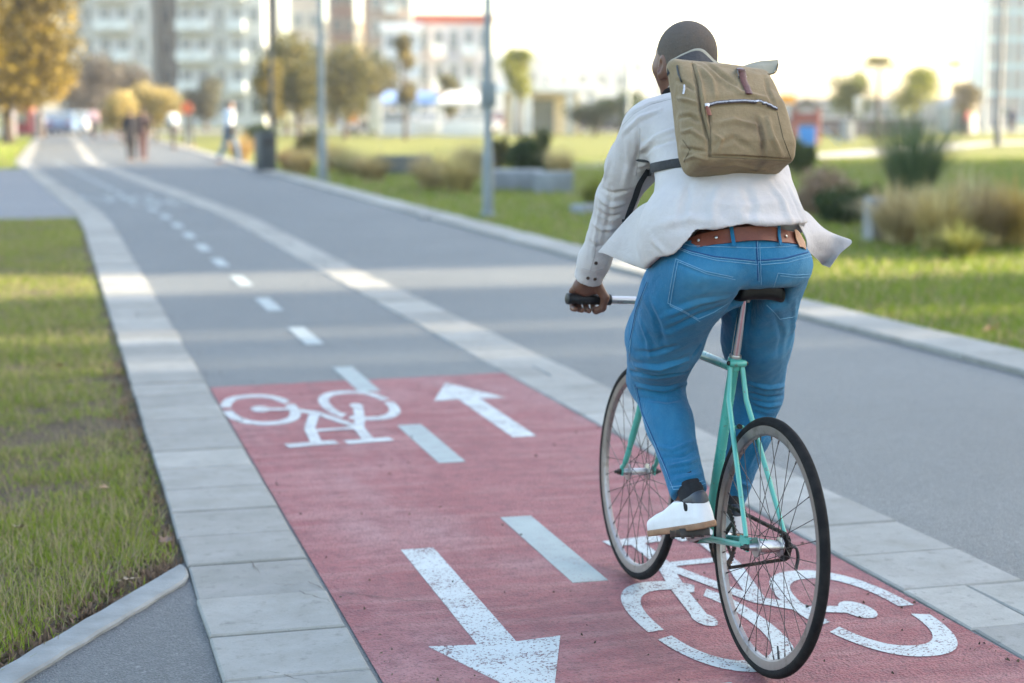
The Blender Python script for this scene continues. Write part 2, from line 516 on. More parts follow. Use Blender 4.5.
def arrow_pts(cx, y0, s, w=.056, L=1.07, hw=.19, hl=.54):
    """stem starts at y0, points along s"""
    p = [(cx - w, y0), (cx + w, y0), (cx + w, y0 + s * L), (cx + hw, y0 + s * (L - .02)), (cx, y0 + s * (L + hl)), (cx - hw, y0 + s * (L - .02)), (cx - w, y0 + s * L)]
    return p if s > 0 else p[::-1]
sub('arrow', [arrow_pts(1.155, 5.50, -1)], M_PAINT, .0052)
sub('arrow', [arrow_pts(2.045, 7.34, 1)], M_PAINT, .0052)
for k in range(-1, 26):
    y0 = 4.96 + 1.906 * k; y1 = y0 + .90
    xm = lerp(y0, [3, 8, 15], [1.60, 1.595, 1.58]) + off(y0); xn = xm + off(y1) - off(y0)
    if 27 < y0 < 31.5: continue
    sub('dash', [[(xm - .058, y0), (xm + .058, y0), (xn + .058, y1), (xn - .058, y1)]], M_PAINT_OLD if y0 < 9 else M_PAINT_GREY, .0050)

def ring_polys(cx, cy, rx, ry, w, a0, a1, n=22):
    o = []
    ang = [a0 + (a1 - a0) * i / n for i in range(n + 1)]
    def pt(a, k):
        c, s = math.cos(a), math.sin(a); e = .86
        return (cx + (rx - w * k) * math.copysign(abs(c) ** e, c), cy + (ry - w * 1.9 * k) * math.copysign(abs(s) ** e, s))
    for i in range(n): o.append([pt(ang[i], 0), pt(ang[i + 1], 0), pt(ang[i + 1], 1), pt(ang[i], 1)])
    return o
def bar(pts, w):
    """a painted bar with rounded bends, one polygon per stretch"""
    o = []
    for i in range(len(pts) - 1):
        a, b = Vector(pts[i]), Vector(pts[i + 1]); d = (b - a).normalized(); n = Vector((-d.y, d.x)) * w / 2
        o.append([tuple(a - n), tuple(b - n), tuple(b + n), tuple(a + n)])
    return o
def disc(cx, cy, rx, ry, n=16): return [[(cx + rx * math.cos(2 * PI * i / n), cy + ry * math.sin(2 * PI * i / n)) for i in range(n)]]
def bicycle_symbol(ox, oy, s, m, sc=1.0):
    """stencilled bicycle, 0.84 m wide and 1.5 m long; s = -1 reads from the other end"""
    D = math.radians
    layers = [ring_polys(-.24, .45, .182, .44, .050, D(-168), D(44)), ring_polys(-.24, .45, .182, .44, .050, D(54), D(184)),
              ring_polys(.24, .45, .182, .44, .050, D(-160), D(-10)), ring_polys(.24, .45, .182, .44, .050, D(0), D(192)),
              bar([(-.135, 1.06), (-.185, .80), (-.225, .52)], .048), disc(-.225, .48, .032, .070),
              bar([(.235, .45), (.10, .50), (.0, .62)], .066), disc(.24, .45, .046, .088),
              bar([(.0, .60), (-.13, 1.04)], .05), bar([(-.135, 1.0), (-.125, 1.36)], .052), bar([(-.225, 1.36), (-.02, 1.39)], .080),
              bar([(.0, .62), (.085, 1.02), (.105, 1.36)], .05), bar([(-.13, 1.06), (.09, 1.08)], .05), bar([(.02, 1.37), (.24, 1.40)], .085)]
    mb = MB()
    for li, L in enumerate(layers):
        for p in L:
            q = [(ox + s * sc * x, oy + s * sc * y) for x, y in p]
            a = sum(q[i][0] * q[(i + 1) % len(q)][1] - q[(i + 1) % len(q)][0] * q[i][1] for i in range(len(q)))
            if a < 0: q = q[::-1]
            z = .0052 + li * .00010
            mb.add([(x, y, z) for x, y in q], [tuple(range(len(q)))])
    return mb.build('bicycle_symbol', m, lane, smooth=False, fix=False)
bicycle_symbol(2.025, 4.00, 1, M_PAINT, 1.02)
bicycle_symbol(1.215, 8.84, -1, M_PAINT, 1.03)
bicycle_symbol(1.08, 31.0, -1, M_PAINT_GREY, 1.5)
bicycle_symbol(1.78, 27.3, 1, M_PAINT_GREY, 1.35)

# diagonal kerb and side path in the near corner
def dpt(t, o):   # along the kerb from the strip, o metres towards the side path
    d = Vector((-.55, -.96)).normalized(); n = Vector((-d.y, d.x)) if False else Vector((.868, -.497))
    return Vector((.37, 5.52)) + d * t + n * o
mb = MB(); t0 = 0.02; r = random.Random(4)
G = []
for i in range(46):
    t = t0 + i * .09; j = r.uniform(-.003, .003)
    o0 = dpt(t, 0 + j); o1 = dpt(t, .105 + r.uniform(-.004, .004))
    if o1.x > .383: o1 = Vector((.383, o1.y))
    zz = .008 + r.uniform(-.002, .002)
    G.append([(o0.x, o0.y, -.03), (o0.x, o0.y, zz - .005), (o0.x + .007, o0.y - .004, zz), (o1.x - .006, o1.y + .004, zz), (o1.x, o1.y, zz - .006), (o1.x, o1.y, -.03)])
mb.sheet(G)
tag(mb.build('edge_kerb', simple('kerb_concrete', (.25, .26, .25, 1), (.17, .175, .165, 1), 7, .85, bump=.4, bscale=60)), kind='structure')
mb = MB(); a = dpt(0, .1); b = dpt(4.2, .1)
mb.add([(.386, a.y + .1, -.006), (.386, -6, -.006), (b.x, -6, -.006), (b.x, b.y, -.006)], [(0, 3, 2, 1)])
tag(mb.build('side_path', M_SIDE, smooth=False), kind='structure')
# cross path on the left
mb = MB(); mb.add([(-60, 24.7, -.004), (xa(24.7) + .01, 24.5, -.004), (xa(30) + .01, 30, -.004), (xa(38) + .01, 38, -.004), (xa(46.5) + .01, 46.5, -.004), (-60, 46.5, -.004)], [(0, 1, 2, 3, 4, 5)])
tag(mb.build('cross_path', asphalt('cross_asphalt', (.15, .155, .16, 1), (.19, .195, .20, 1)), smooth=False), kind='structure')
# narrow gravel path through the right hand lawn, street and square beyond
def strip_between(name, pts, w, m, z):
    G = []
    for i, p in enumerate(pts):
        d = (Vector(pts[min(i + 1, len(pts) - 1)]) - Vector(pts[max(i - 1, 0)])).normalized(); n = Vector((-d.y, d.x, 0)) * w / 2
        G.append([Vector(p) - n + Vector((0, 0, z)), Vector(p) + n + Vector((0, 0, z))])
    return tag(MB().sheet(G).build(name, m, smooth=False, fix=False), kind='structure')
M_GRAVEL = simple('pale_gravel', (.36, .34, .30, 1), (.27, .26, .23, 1), 3, .9)
strip_between('gravel_path', [at(560, 46), at(640, 50), at(760, 56), at(860, 60), at(960, 78), at(1100, 90)], 3.0, M_GRAVEL, -.012)
strip_between('street', [(-90, 128, 0), (0, 131, 0), (90, 128, 0), (190, 120, 0)], 22, asphalt('street_asphalt', (.17, .175, .18, 1), (.21, .21, .21, 1)), -.008)

def field_mat():
    t = NT('lawn_soil')
    a = t.noise(.22, 5, .6); b = t.noise(2.2, 5, .65); c3 = t.noise(45, 4, .7)
    c = t.mix(t.fr(a, .35, .65), (.125, .145, .030, 1), (.205, .21, .052, 1))
    c = t.mix(t.fr(b, .45, .7, 0, .75), c, (.27, .26, .095, 1))
    c = t.mix(t.fr(c3, .35, .6, .8, 0), c, (.06, .075, .018, 1))
    t.set(c, .95, 0, .15); t.bump(c3, .8, .03); return t.m
M_FIELD = field_mat()
mb = MB(); n = 24
for i in range(n):
    for j in range(n):
        pass
mb.add([(-1500, -400, -.03), (1500, -400, -.03), (1500, 2600, -.03), (-1500, 2600, -.03)], [(0, 1, 2, 3)])
tag(mb.build('ground', M_FIELD, smooth=False), kind='structure')
# bare soil along the left edge of the lane
def soil_mat():
    t = NT('bare_soil'); a = t.noise(5, 6, .65); b = t.noise(70, 4, .7)
    c = t.mix(t.fr(a, .35, .65), (.085, .065, .045, 1), (.14, .105, .075, 1))
    c = t.mix(t.fr(b, .5, .7, 0, .8), c, (.05, .06, .02, 1)); t.set(c, .95, 0, .15); t.bump(b, 1, .02); return t.m
mb = MB(); k0 = [dpt(t, .02) for t in np.linspace(4.2, 0.0, 8)]
P = [(q.x, q.y) for q in k0] + [(.388, 24.6), (-3.5, 24.6), (-3.5, 5.6)]
mb.add([(x, y, -.012) for x, y in P], [tuple(range(len(P)))])
tag(mb.build('soil', soil_mat(), smooth=False), kind='structure')

# ------------------------------------------------------------------ grass
def blades(name, X, Y, h, w, cols, lean=.5, z=-.015):
    n = len(X); ang = RNG.uniform(0, 2 * PI, n); la = RNG.uniform(0, 2 * PI, n); lm = RNG.uniform(.1, 1, n) * lean * h
    dx, dy = np.cos(ang) * w / 2, np.sin(ang) * w / 2; lx, ly = np.cos(la) * lm, np.sin(la) * lm
    Z = np.full(n, z); hz = np.sqrt(np.maximum(h * h - lm * lm, (h * .3) ** 2))
    V = np.stack([np.stack([X - dx, Y - dy, Z], 1), np.stack([X + dx, Y + dy, Z], 1),
                  np.stack([X + dx * .8 + lx * .35, Y + dy * .8 + ly * .35, Z + hz * .6], 1), np.stack([X - dx * .8 + lx * .35, Y - dy * .8 + ly * .35, Z + hz * .6], 1),
                  np.stack([X + dx * .12 + lx, Y + dy * .12 + ly, Z + hz], 1), np.stack([X - dx * .12 + lx, Y - dy * .12 + ly, Z + hz], 1)], 1)
    b = np.arange(n)[:, None] * 6
    Q = np.concatenate([b + [0, 1, 2, 3], b + [3, 2, 4, 5]])
    c = np.repeat(cols, 6, 0)
    return tag(mesh_np(name, V.reshape(-1, 3), Q, M_BLADE, col=c), kind='stuff')
M_BLADE = attr_mat('grass_blade', .6, .35)
def grass_cols(n, X, Y, dry=.25, lush=1.0):
    k = .5 + .5 * np.clip(vnoise(np.stack([X, Y, X * 0], 1), 5, 2.2), -1, 1)
    t = RNG.random(n)
    g0 = np.array([.11, .19, .016]); g1 = np.array([.30, .345, .040]); d = np.array([.42, .35, .17])
    c = g0 + (g1 - g0) * (.55 * t + .45 * k)[:, None]
    m = RNG.random(n) < dry * (.35 + 1.1 * (1 - k))
    c[m] = d * RNG.uniform(.5, 1.1, m.sum())[:, None]
    return c * lush
def left_pts(n):
    Y = 4.2 + 20.4 * RNG.random(n) ** 2.0
    X = .375 - (RNG.random(n) ** 1.0) * np.interp(Y, [4, 8, 25], [1.5, 1.25, 1.8])
    kx = np.array([.868, -.497]); s = (X - .37) * kx[0] + (Y - 5.52) * kx[1]
    e = RNG.normal(0, .03, n)
    m = (s < -.05 + e * 1.2) & (X < .362 + e * .9)
    pn = vnoise(np.stack([X, Y, X * 0], 1), 9, 3.1)
    pn2 = vnoise(np.stack([X, Y, X * 0], 1), 19, 9.)
    edge = np.clip((.35 - X) / .10, 0, 1) * np.clip(-s / .15, 0, 1)
    m &= RNG.random(n) < np.clip(.62 + .7 * pn + .45 * pn2, .05, 1) * (.25 + .75 * edge)
    return X[m], Y[m], pn[m]
X, Y, pn = left_pts(230000)
h = RNG.uniform(.014, .048, len(X)) * (1 + .75 * np.clip(pn, -1, 1)); w = RNG.uniform(.0022, .0046, len(X)) * np.interp(Y, [4, 10, 24], [1, 1.3, 2.6])
blades('grass', X, Y, h, w, grass_cols(len(X), X, Y, .30), .95)
# straw lying between the blades
X, Y, pn = left_pts(30000)
blades('dry_grass', X, Y, RNG.uniform(.05, .12, len(X)), np.full(len(X), .003), np.array([.33, .27, .15]) * RNG.uniform(.5, 1.15, len(X))[:, None], .98)
# left lawn beyond the cross path and the right lawn
n = 9000; Y = RNG.uniform(46.6, 95, n); X = np.array([xa(y) for y in Y]) - .05 - RNG.random(n) * 9
blades('grass', X, Y, RNG.uniform(.05, .14, n), RNG.uniform(.02, .05, n), grass_cols(n, X, Y, .2), .7)
n = 120000; Y = 6.5 + 44 * RNG.random(n) ** 1.6; X = 5.5 + RNG.random(n) * np.interp(Y, [6, 15, 30, 50], [2.5, 8, 16, 26]) ** 1
X += np.array([xe(y) for y in Y]) - 5.08
blades('grass', X, Y, RNG.uniform(.03, .085, n), RNG.uniform(.006, .014, n) * np.interp(Y, [6, 20, 50], [1, 1.5, 3]), grass_cols(n, X, Y, .26, .88), .8)

# crumbled leaves and bark in the bare edge
n = 1700; Y = 4.3 + 6 * RNG.random(n) ** 1.5; X = .37 - np.abs(RNG.normal(0, .07, n)); 
k = RNG.random(n) < .5
tt = RNG.uniform(0, 1.6, n); dd = np.abs(RNG.normal(0, .08, n)) + .01
X[k] = .37 - .497 * tt[k] - .868 * dd[k]; Y[k] = 5.52 - .868 * tt[k] + .497 * dd[k]
s = (X - .37) * .868 + (Y - 5.52) * -.497; q = (s < 0) & (X < .385); X, Y = X[q], Y[q]
blades('leaf_litter', X, Y, RNG.uniform(.012, .035, len(X)), RNG.uniform(.006, .018, len(X)), np.array([.18, .125, .085]) * RNG.uniform(.35, 1.3, len(X))[:, None], .97, -.008)

# fine cracks in the coating and specks lying on the lane
cm = MB()
for a, b, n in (((.80, 7.9), (1.35, 7.62), 14), ((1.35, 7.62), (2.1, 7.75), 16), ((1.9, 6.4), (2.46, 6.75), 12), ((.80, 5.05), (1.25, 4.72), 12), ((2.1, 5.9), (2.2, 5.4), 10)):
    cm.sheet(crack(jag(a, b, n, .014), .0016, .0047))
cm.build('hairline_crack', M_JOINT, lane, fix=False)
n = 260; Y = 3.9 + 9 * RNG.random(n) ** 1.5; X = .8 + 1.6 * RNG.random(n)
k = RNG.random(n) < .45; X[k] = np.where(RNG.random(k.sum()) < .5, .80 + np.abs(RNG.normal(0, .03, k.sum())), 2.47 - np.abs(RNG.normal(0, .03, k.sum())))
blades('road_specks', X, Y, RNG.uniform(.003, .010, n), RNG.uniform(.003, .011, n), np.array([.10, .075, .05]) * RNG.uniform(.3, 1.4, n)[:, None], .95, .0045)
def fallen_leaf(u_xy, size, rz, label, c, curl=.3, z=.02):
    mb = MB(); out = []
    for i in range(40):
        a = 2 * PI * i / 40
        rr = 1 + .30 * math.cos(5 * a) + .10 * math.cos(11 * a + 1) - .25 * math.exp(-((a - PI) / .35) ** 2)
        out.append((rr * math.cos(a) * .62, rr * math.sin(a) * .55))
    V = [(0, 0, 0)]; rings = (.35, .7, 1.)
    for k in rings:
        for x, y in out:
            X, Y = x * k * size, y * k * size
            V.append((X, Y, curl * size * ((abs(y * k)) ** 1.6 * 1.2 + .35 * (x * k) ** 2) + random.uniform(-.02, .02) * size))
    Fs = [(0, 1 + i, 1 + (i + 1) % 40) for i in range(40)]
    for k in range(2): Fs += [(1 + k * 40 + i, 1 + k * 40 + 40 + i, 1 + k * 40 + 40 + (i + 1) % 40, 1 + k * 40 + (i + 1) % 40) for i in range(40)]
    mb.add(V, Fs)
    t = simple('leaf_brown', c, tuple(x * .55 for x in c[:3]) + (1,), 30, .7, bump=.4, bscale=90)
    o = mb.build('fallen_leaf', t); o.location = (u_xy[0], u_xy[1], z); o.rotation_euler = (random.uniform(-.3, .3), random.uniform(-.3, .3), rz)
    mb2 = MB().tube([(-.45 * size, 0, .05 * size), (-1.0 * size, .06 * size, .16 * size), (-1.4 * size, .12 * size, .1 * size)], [.03 * size, .02 * size, .014 * size], 6)
    mb2.build('leaf_stalk', t, o)
    return tag(o, label, 'fallen leaf', 'fallen leaves')
def gp(u, v, z=0.):
    r_ = ray(u, v); p = CAM + r_ * ((z - H_CAM) / r_[2]); return (p[0], p[1])
fallen_leaf(gp(106, 497), .034, .6, 'curled tan leaf lying alone in the middle of the left grass', (.36, .24, .14, 1), .5, .035)
fallen_leaf(gp(126, 588), .036, 2.9, 'pale dry leaf on the grass edge just above the diagonal kerb', (.42, .31, .20, 1), .35, .025)
fallen_leaf(gp(166, 546), .038, 1.2, 'dark brown leaf beside the paving strip where the diagonal kerb starts', (.20, .12, .08, 1), .5, .02)
fallen_leaf(gp(62, 372), .05, 2.2, 'small brown leaf in the left grass below the sunlit strip', (.26, .16, .09, 1), .5, .035)
fallen_leaf(gp(20, 536), .034, 4.0, 'pale crumpled leaf near the left frame edge above the kerb', (.40, .32, .20, 1), .6, .03)
fallen_leaf(gp(992, 336), .085, .3, 'large orange tan leaf on the lawn behind the right kerb', (.50, .27, .11, 1), .5, .045)
fallen_leaf(gp(880, 312), .06, 1.9, 'dry yellowish leaf on the lawn between the rider and the grass clumps', (.42, .32, .14, 1), .5, .045)
# ================================================================== BICYCLE (local frame: x right, y forward, z up; leans 2.8 degrees)
BX, BY, BAL, BLEAN = 1.7582, 4.0016, -0.01747, 0.0496
_F = Vector((math.sin(BAL), math.cos(BAL), 0)); _R = Vector((math.cos(BAL), -math.sin(BAL), 0))
_U = Vector((0, 0, math.cos(BLEAN))) + _R * math.sin(BLEAN); _S = _R * math.cos(BLEAN) - Vector((0, 0, math.sin(BLEAN)))
BIKE_M = Matrix(((_S.x, _F.x, _U.x, BX), (_S.y, _F.y, _U.y, BY), (_S.z, _F.z, _U.z, .006), (0, 0, 0, 1)))
bike = empty('bicycle', label='mint green single speed bicycle ridden by the man with the backpack', cat='bicycle')
bike.matrix_world = BIKE_M

def mint():
    t = NT('mint_paint')
    a = t.noise(9, 5, .6); b = t.noise(60, 4, .7)
    c = t.mix(t.fr(a, .3, .7), (.075, .36, .285, 1), (.055, .30, .25, 1))
    c = t.mix(t.fr(b, .62, .70, 0, .75), c, (.12, .09, .06, 1))
    t.set(c, t.fr(a, .3, .7, .22, .4), 0, .5); t.b.inputs['Coat Weight'].default_value = .3
    t.bump(b, .08, .002); return t.m
def metal(name, c, r0, r1, spots=None):
    t = NT(name); a = t.noise(40, 5, .6); col = c
    if spots: col = t.mix(t.fr(t.noise(25, 5, .7), .55, .72), c, spots)
    t.set(col, t.fr(a, .3, .7, r0, r1), 1.0); return t.m
M_MINT = mint()
M_ALU = metal('brushed_alloy', (.50, .49, .48, 1), .25, .45, (.26, .23, .21, 1))
M_RIM = metal('rim_alloy', (.30, .275, .265, 1), .38, .58, (.17, .145, .13, 1))
M_STEEL = metal('dark_steel', (.055, .05, .047, 1), .35, .6, (.16, .10, .07, 1))
M_SPOKE = metal('spoke_steel', (.09, .075, .068, 1), .35, .55)
M_CHAIN = metal('oily_chain', (.055, .05, .047, 1), .4, .65, (.12, .08, .05, 1))
M_CHROME = metal('chrome_post', (.70, .68, .66, 1), .10, .2)
def rubber():
    t = NT('tyre_rubber'); a = t.noise(30, 5, .6); w = t.vor(420.0)
    t.set(t.mix(t.fr(a, .4, .7), (.007, .007, .0075, 1), (.018, .017, .016, 1)), .85, 0, .18); t.bump(w, .35, .002); return t.m
M_TYRE = rubber()
M_BLACK = simple('black_plastic', (.006, .006, .007, 1), (.014, .014, .014, 1), 40, .5, bump=.15, bscale=150)
M_SADDLE = simple('saddle_leather', (.003, .003, .0035, 1), (.006, .006, .006, 1), 60, .42, spec=.25, bump=.12, bscale=120)

R_W, WB = .3393, .977
def lug(mb, p, ax, r, l, n=14):
    ax = Vector(ax).normalized(); mb.lathe(Vector(p) - ax * l / 2, ax, [(r - .002, 0), (r, .002), (r, l - .002), (r - .002, l)], n)
def bend(pts, n=10):
    """smooth polyline through control points (Catmull-Rom)"""
    P = [Vector(p) for p in pts]; P = [P[0] * 2 - P[1]] + P + [P[-1] * 2 - P[-2]]; o = []
    for i in range(1, len(P) - 2):
        for k in range(n):
            t = k / n; a, b, c, d = P[i - 1:i + 3]
            o.append(.5 * ((2 * b) + (c - a) * t + (2 * a - 5 * b + 4 * c - d) * t * t + (3 * b - a - 3 * c + d) * t ** 3))
    return o + [P[-2]]
BB = Vector((0, .396, .272)); ST = Vector((0, -math.cos(math.radians(78.1)), math.sin(math.radians(78.1))))
CL = BB + ST * .5265; HT0 = Vector((0, .838, .695)); HT1 = Vector((0, .808, .80)); HA = (HT1 - HT0).normalized()
mb = MB()
mb.tube([BB, CL + ST * .012], .0148, 16)
mb.tube([CL - ST * .018 + Vector((0, .008, 0)), HT1 - HA * .022], .0135, 14)
mb.tube([BB, HT0 + HA * .018], .0148, 16)
mb.tube([HT0 - HA * .004, HT1 + HA * .004], .0182, 18)
mb.lathe(BB - Vector((.034, 0, 0)), (1, 0, 0), [(.0185, 0), (.0205, .002), (.0205, .066), (.0185, .068)], 20)
for s in (-1, 1):
    ax = Vector((s * .060, .006, .3405))
    mb.tube([CL + Vector((s * .017, -.012, -.006)), CL + Vector((s * .026, -.035, -.10)), ax + Vector((-s * .004, .012, .022))], [.0070, .0076, .0064], 10)
    mb.tube(bend([BB + Vector((s * .020, -.012, 0)), BB + Vector((s * .032, -.10, .016)), ax + Vector((-s * .004, .03, -.004))], 6), [.0100] * 7 + [.0092] * 3 + [.0082] * 3, 12)
    # rear drop out plate
    M = Matrix.Rotation(0, 3, 'X')
    mb.box(ax + Vector((-s * .002, .016, .004)), (.006, .050, .034))
mb.tube([CL + Vector((-.021, -.052, -.175)) + Vector((0, .012, 0)), CL + Vector((.021, -.052, -.175)) + Vector((0, .012, 0))], .0055, 10)
frame = mb.build('frame', M_MINT, bike, sharp=40, bevel=0)
mb = MB(); lug(mb, CL - ST * .005, ST, .0195, .034); mb.lathe(CL + Vector((-.024, -.020, -.002)), (1, 0, 0), [(.009, 0), (.010, .002), (.010, .046), (.009, .048)], 12); mb.build('lug', M_MINT, frame)
for p, a in ((HT0, 1), (HT1, -1)): mb = MB(); lug(mb, p + HA * .012 * a, HA, .0208, .03); mb.build('lug', M_MINT, frame)
mb = MB()
mb.lathe(CL + Vector((-.030, -.020, -.002)), (1, 0, 0), [(.005, 0), (.0062, .002), (.0062, .058), (.005, .060)], 10).build('bolt', M_STEEL, frame); mb = MB()
mb.lathe(CL + Vector((.004, -.0585, -.171)), (0, 1, 0), [(.006, 0), (.007, .002), (.007, .012), (.005, .016)], 10).build('brake_bolt', M_STEEL, frame); mb = MB()
mb.lathe(BB - Vector((.046, 0, 0)), (1, 0, 0), [(.010, 0), (.017, .001), (.019, .006), (.019, .013)], 18).build('bottom_cup', M_STEEL, frame); mb = MB()
mb.lathe(BB + Vector((.033, 0, 0)), (1, 0, 0), [(.019, 0), (.019, .007), (.010, .012)], 18).build('bottom_cup', M_STEEL, frame)
MB().lathe(HT0 - HA * .012, HA, [(.0205, 0), (.021, .003), (.021, .008), (.018, .009)], 18).build('headset', M_ALU, frame); mb = MB().lathe(HT1 + HA * .004, HA, [(.018, 0), (.021, .002), (.021, .010), (.015, .014)], 18)
mb.build('headset', M_ALU, frame)
# seat post, clamp, saddle
SP = BB + ST * .712
mb = MB().tube([CL - ST * .03, SP], .0128, 18)
mb.build('seat_post', M_CHROME, bike)
mb = MB().tube([CL + ST * .010, CL + ST * .020], .0172, 18); lug(mb, SP + Vector((0, 0, .003)), (1, 0, 0), .014, .034)
mb.box(SP + Vector((0, 0, .014)), (.042, .036, .008)); mb.box(SP + Vector((0, 0, .024)), (.046, .040, .006))
mb.lathe(SP + Vector((-.026, -.010, .010)), (1, 0, 0), [(.004, 0), (.0065, .001), (.0065, .050), (.004, .052)], 8)
mb.lathe(SP + Vector((0, -.026, -.012)), (0, .3, 1), [(.0045, 0), (.006, .004), (.0045, .034)], 8)
mb.build('seat_clamp', M_ALU, bike, bevel=.0015)
def saddle_sdf(P):
    x, y, z = P[:, 0], P[:, 1], P[:, 2]
    t = np.clip((y - .120) / .295, 0, 1)
    hw = np.interp(t, [0, .12, .3, .5, .75, 1], [.064, .075, .068, .038, .022, .017])
    top = 1.004 + .014 * (1 - t) ** 2 + .004 * t - .35 * np.clip(np.abs(x) - .02, 0, 1) ** 1.6 * 4
    th = np.interp(t, [0, .2, 1], [.044, .036, .028])
    qx = np.abs(x) - hw + .018; qz = np.abs(z - (top - th / 2)) - th / 2 + .014; qy = np.maximum(.122 - y, y - .418) + .018
    q = np.stack([np.maximum(qx, 0), np.maximum(qy, 0), np.maximum(qz, 0)], 1)
    return np.linalg.norm(q, axis=1) - .016 + np.minimum(np.maximum(np.maximum(qx, qy), qz), 0)
V, Q = nets(saddle_sdf, (-.10, .09, .90), (.10, .45, 1.06), .004, 2)
saddle = mesh_np('saddle', V, Q, M_SADDLE, bike)
mb = MB()
for s in (-1, 1): mb.tube(bend([(s * .045, .150, .985), (s * .030, .19, .976), (s * .022, .25, .974), (s * .022, .30, .976), (s * .010, .40, .992)], 5), .0036, 8)
mb.build('saddle_rail', M_CHROME, saddle)

# fork, stem, handlebar
CR = HT0 - HA * .020
mb = MB()
mb.box(CR, (.092, .030, .026))
for s in (-1, 1):
    mb.tube(bend([CR + Vector((s * .038, 0, .006)), CR + Vector((s * .045, .012, -.09)), Vector((s * .050, .905, .47)), Vector((s * .053, .945, .385)), Vector((s * .054, WB - .002, R_W + .012))], 6), [.0125] * 8 + [.011] * 6 + [.009] * 6 + [.007] * 5, 12)
    mb.box((s * .054, WB, R_W + .004), (.006, .022, .030))
fork = mb.build('fork', M_MINT, bike, sharp=50)
QU = HT1 + HA * .075; BAR = Vector((0, .865, .893))
mb = MB().tube([HT1 + HA * .012, QU], .0112, 16).tube([QU - HA * .018, BAR], [.0145, .014], 14)
lug(mb, BAR, (1, 0, 0), .0185, .042); lug(mb, QU - HA * .012, HA, .016, .030)
mb.build('stem', M_ALU, bike)
mb = MB().tube(bend([(-.310, .845, .896), (-.20, .856, .894), (-.06, .865, .893), (.06, .865, .893), (.20, .856, .894), (.310, .845, .896)], 6), .0118, 16)
hbar = mb.build('handlebar', M_ALU, bike)
for s in (-1, 1):
    p0, p1 = Vector((s * .308, .8452, .896)), Vector((s * .165, .8585, .894)); d = p1 - p0; L = d.length
    prof = [(.010, -.003), (.0168, 0), (.0178, .006), (.0165, .014)]
    for k in range(9): prof += [(.0158, .018 + k * .0135), (.0166, .022 + k * .0135), (.0166, .028 + k * .0135)]
    prof += [(.0172, L - .006), (.0172, L - .002), (.0125, L)]
    MB().lathe(p0, d, prof, 18).build('grip', M_BLACK, hbar)

# wheels
def wheel(cy, flange, body_r, hub_half, phase):
    c = Vector((0, cy, R_W)); R = .311
    prof = [(-.001, -.0105), (.006, -.0108), (.0075, -.0098), (.0055, -.007), (.0055, .007), (.0075, .0098), (.006, .0108), (-.001, .0105), (-.016, .0085), (-.0205, .005), (-.0205, -.005), (-.016, -.0085)]
    rim = MB().ring(c, (1, 0, 0), R, prof, 96).build('wheel', M_RIM, bike, sharp=30)
    tp = [(.0138 * math.cos(a) * 1.02, .0138 * math.sin(a)) for a in [2 * PI * i / 14 for i in range(14)]]
    MB().ring(c, (1, 0, 0), R + .0143, tp, 120).build('tyre', M_TYRE, rim, sharp=80)
    f = flange
    MB().lathe(c - Vector((hub_half, 0, 0)), (1, 0, 0), [(.006, 0), (.008, .004), (.011, hub_half - f - .004), (.011, hub_half - f - .003), (f and .026, hub_half - f - .003), (.026, hub_half - f + .001), (body_r, hub_half - f + .004),
        (body_r, hub_half + f - .004), (.026, hub_half + f - .001), (.026, hub_half + f + .003), (.011, hub_half + f + .003), (.008, 2 * hub_half - .004), (.006, 2 * hub_half)], 20).build('hub', M_ALU, rim)
    for s in (-1, 1):
        mb = MB(); mb.lathe(c + Vector((s * .057, 0, 0)), (s, 0, 0), [(.0105, 0), (.0105, .003), (.0088, .004), (.0088, .011), (.005, .013), (.005, .020), (.0035, .021)], 6 if cy > .5 else 8); mb.build('axle_nut', M_STEEL, rim)
    n = 32
    for i in range(n):
        s = -1 if i % 2 else 1; k = i // 2
        a0 = 2 * PI * k / 16 + (PI / 16 if s > 0 else 0) + phase; tw = (1 if k % 2 else -1) * 1.15
        a1 = 2 * PI * i / n + phase
        p0 = c + Vector((s * f, .0235 * math.sin(a1 + tw), .0235 * math.cos(a1 + tw)))
        p1 = c + Vector((s * .002, (R - .0195) * math.sin(a1), (R - .0195) * math.cos(a1)))
        q = p1 + (p0 - p1) * .045
        MB().tube([p0, q, q, p1], [.00105, .00105, .0021, .0021], 5).build('spoke', M_SPOKE, rim)
    a = phase + PI + .28
    d = Vector((0, math.sin(a), math.cos(a)))
    MB().lathe(c + d * (R - .020), -d, [(.0032, 0), (.0032, .020), (.0026, .022), (.0026, .034), (.0015, .036)], 8).build('valve', M_BLACK, rim)
    return rim
def lever(rim):
    MB().tube(bend([(.064, -.004, R_W), (.078, -.006, R_W - .004), (.082, -.012, R_W - .030), (.076, -.016, R_W - .058)], 5), [(.006, .004)] * 16, 8, flat=(0, 1, .2)).build('quick_release', M_BLACK, rim)
rw = wheel(0, .033, .0165, .060, .10)
lever(rw)
fw = wheel(WB, .032, .011, .050, .04)
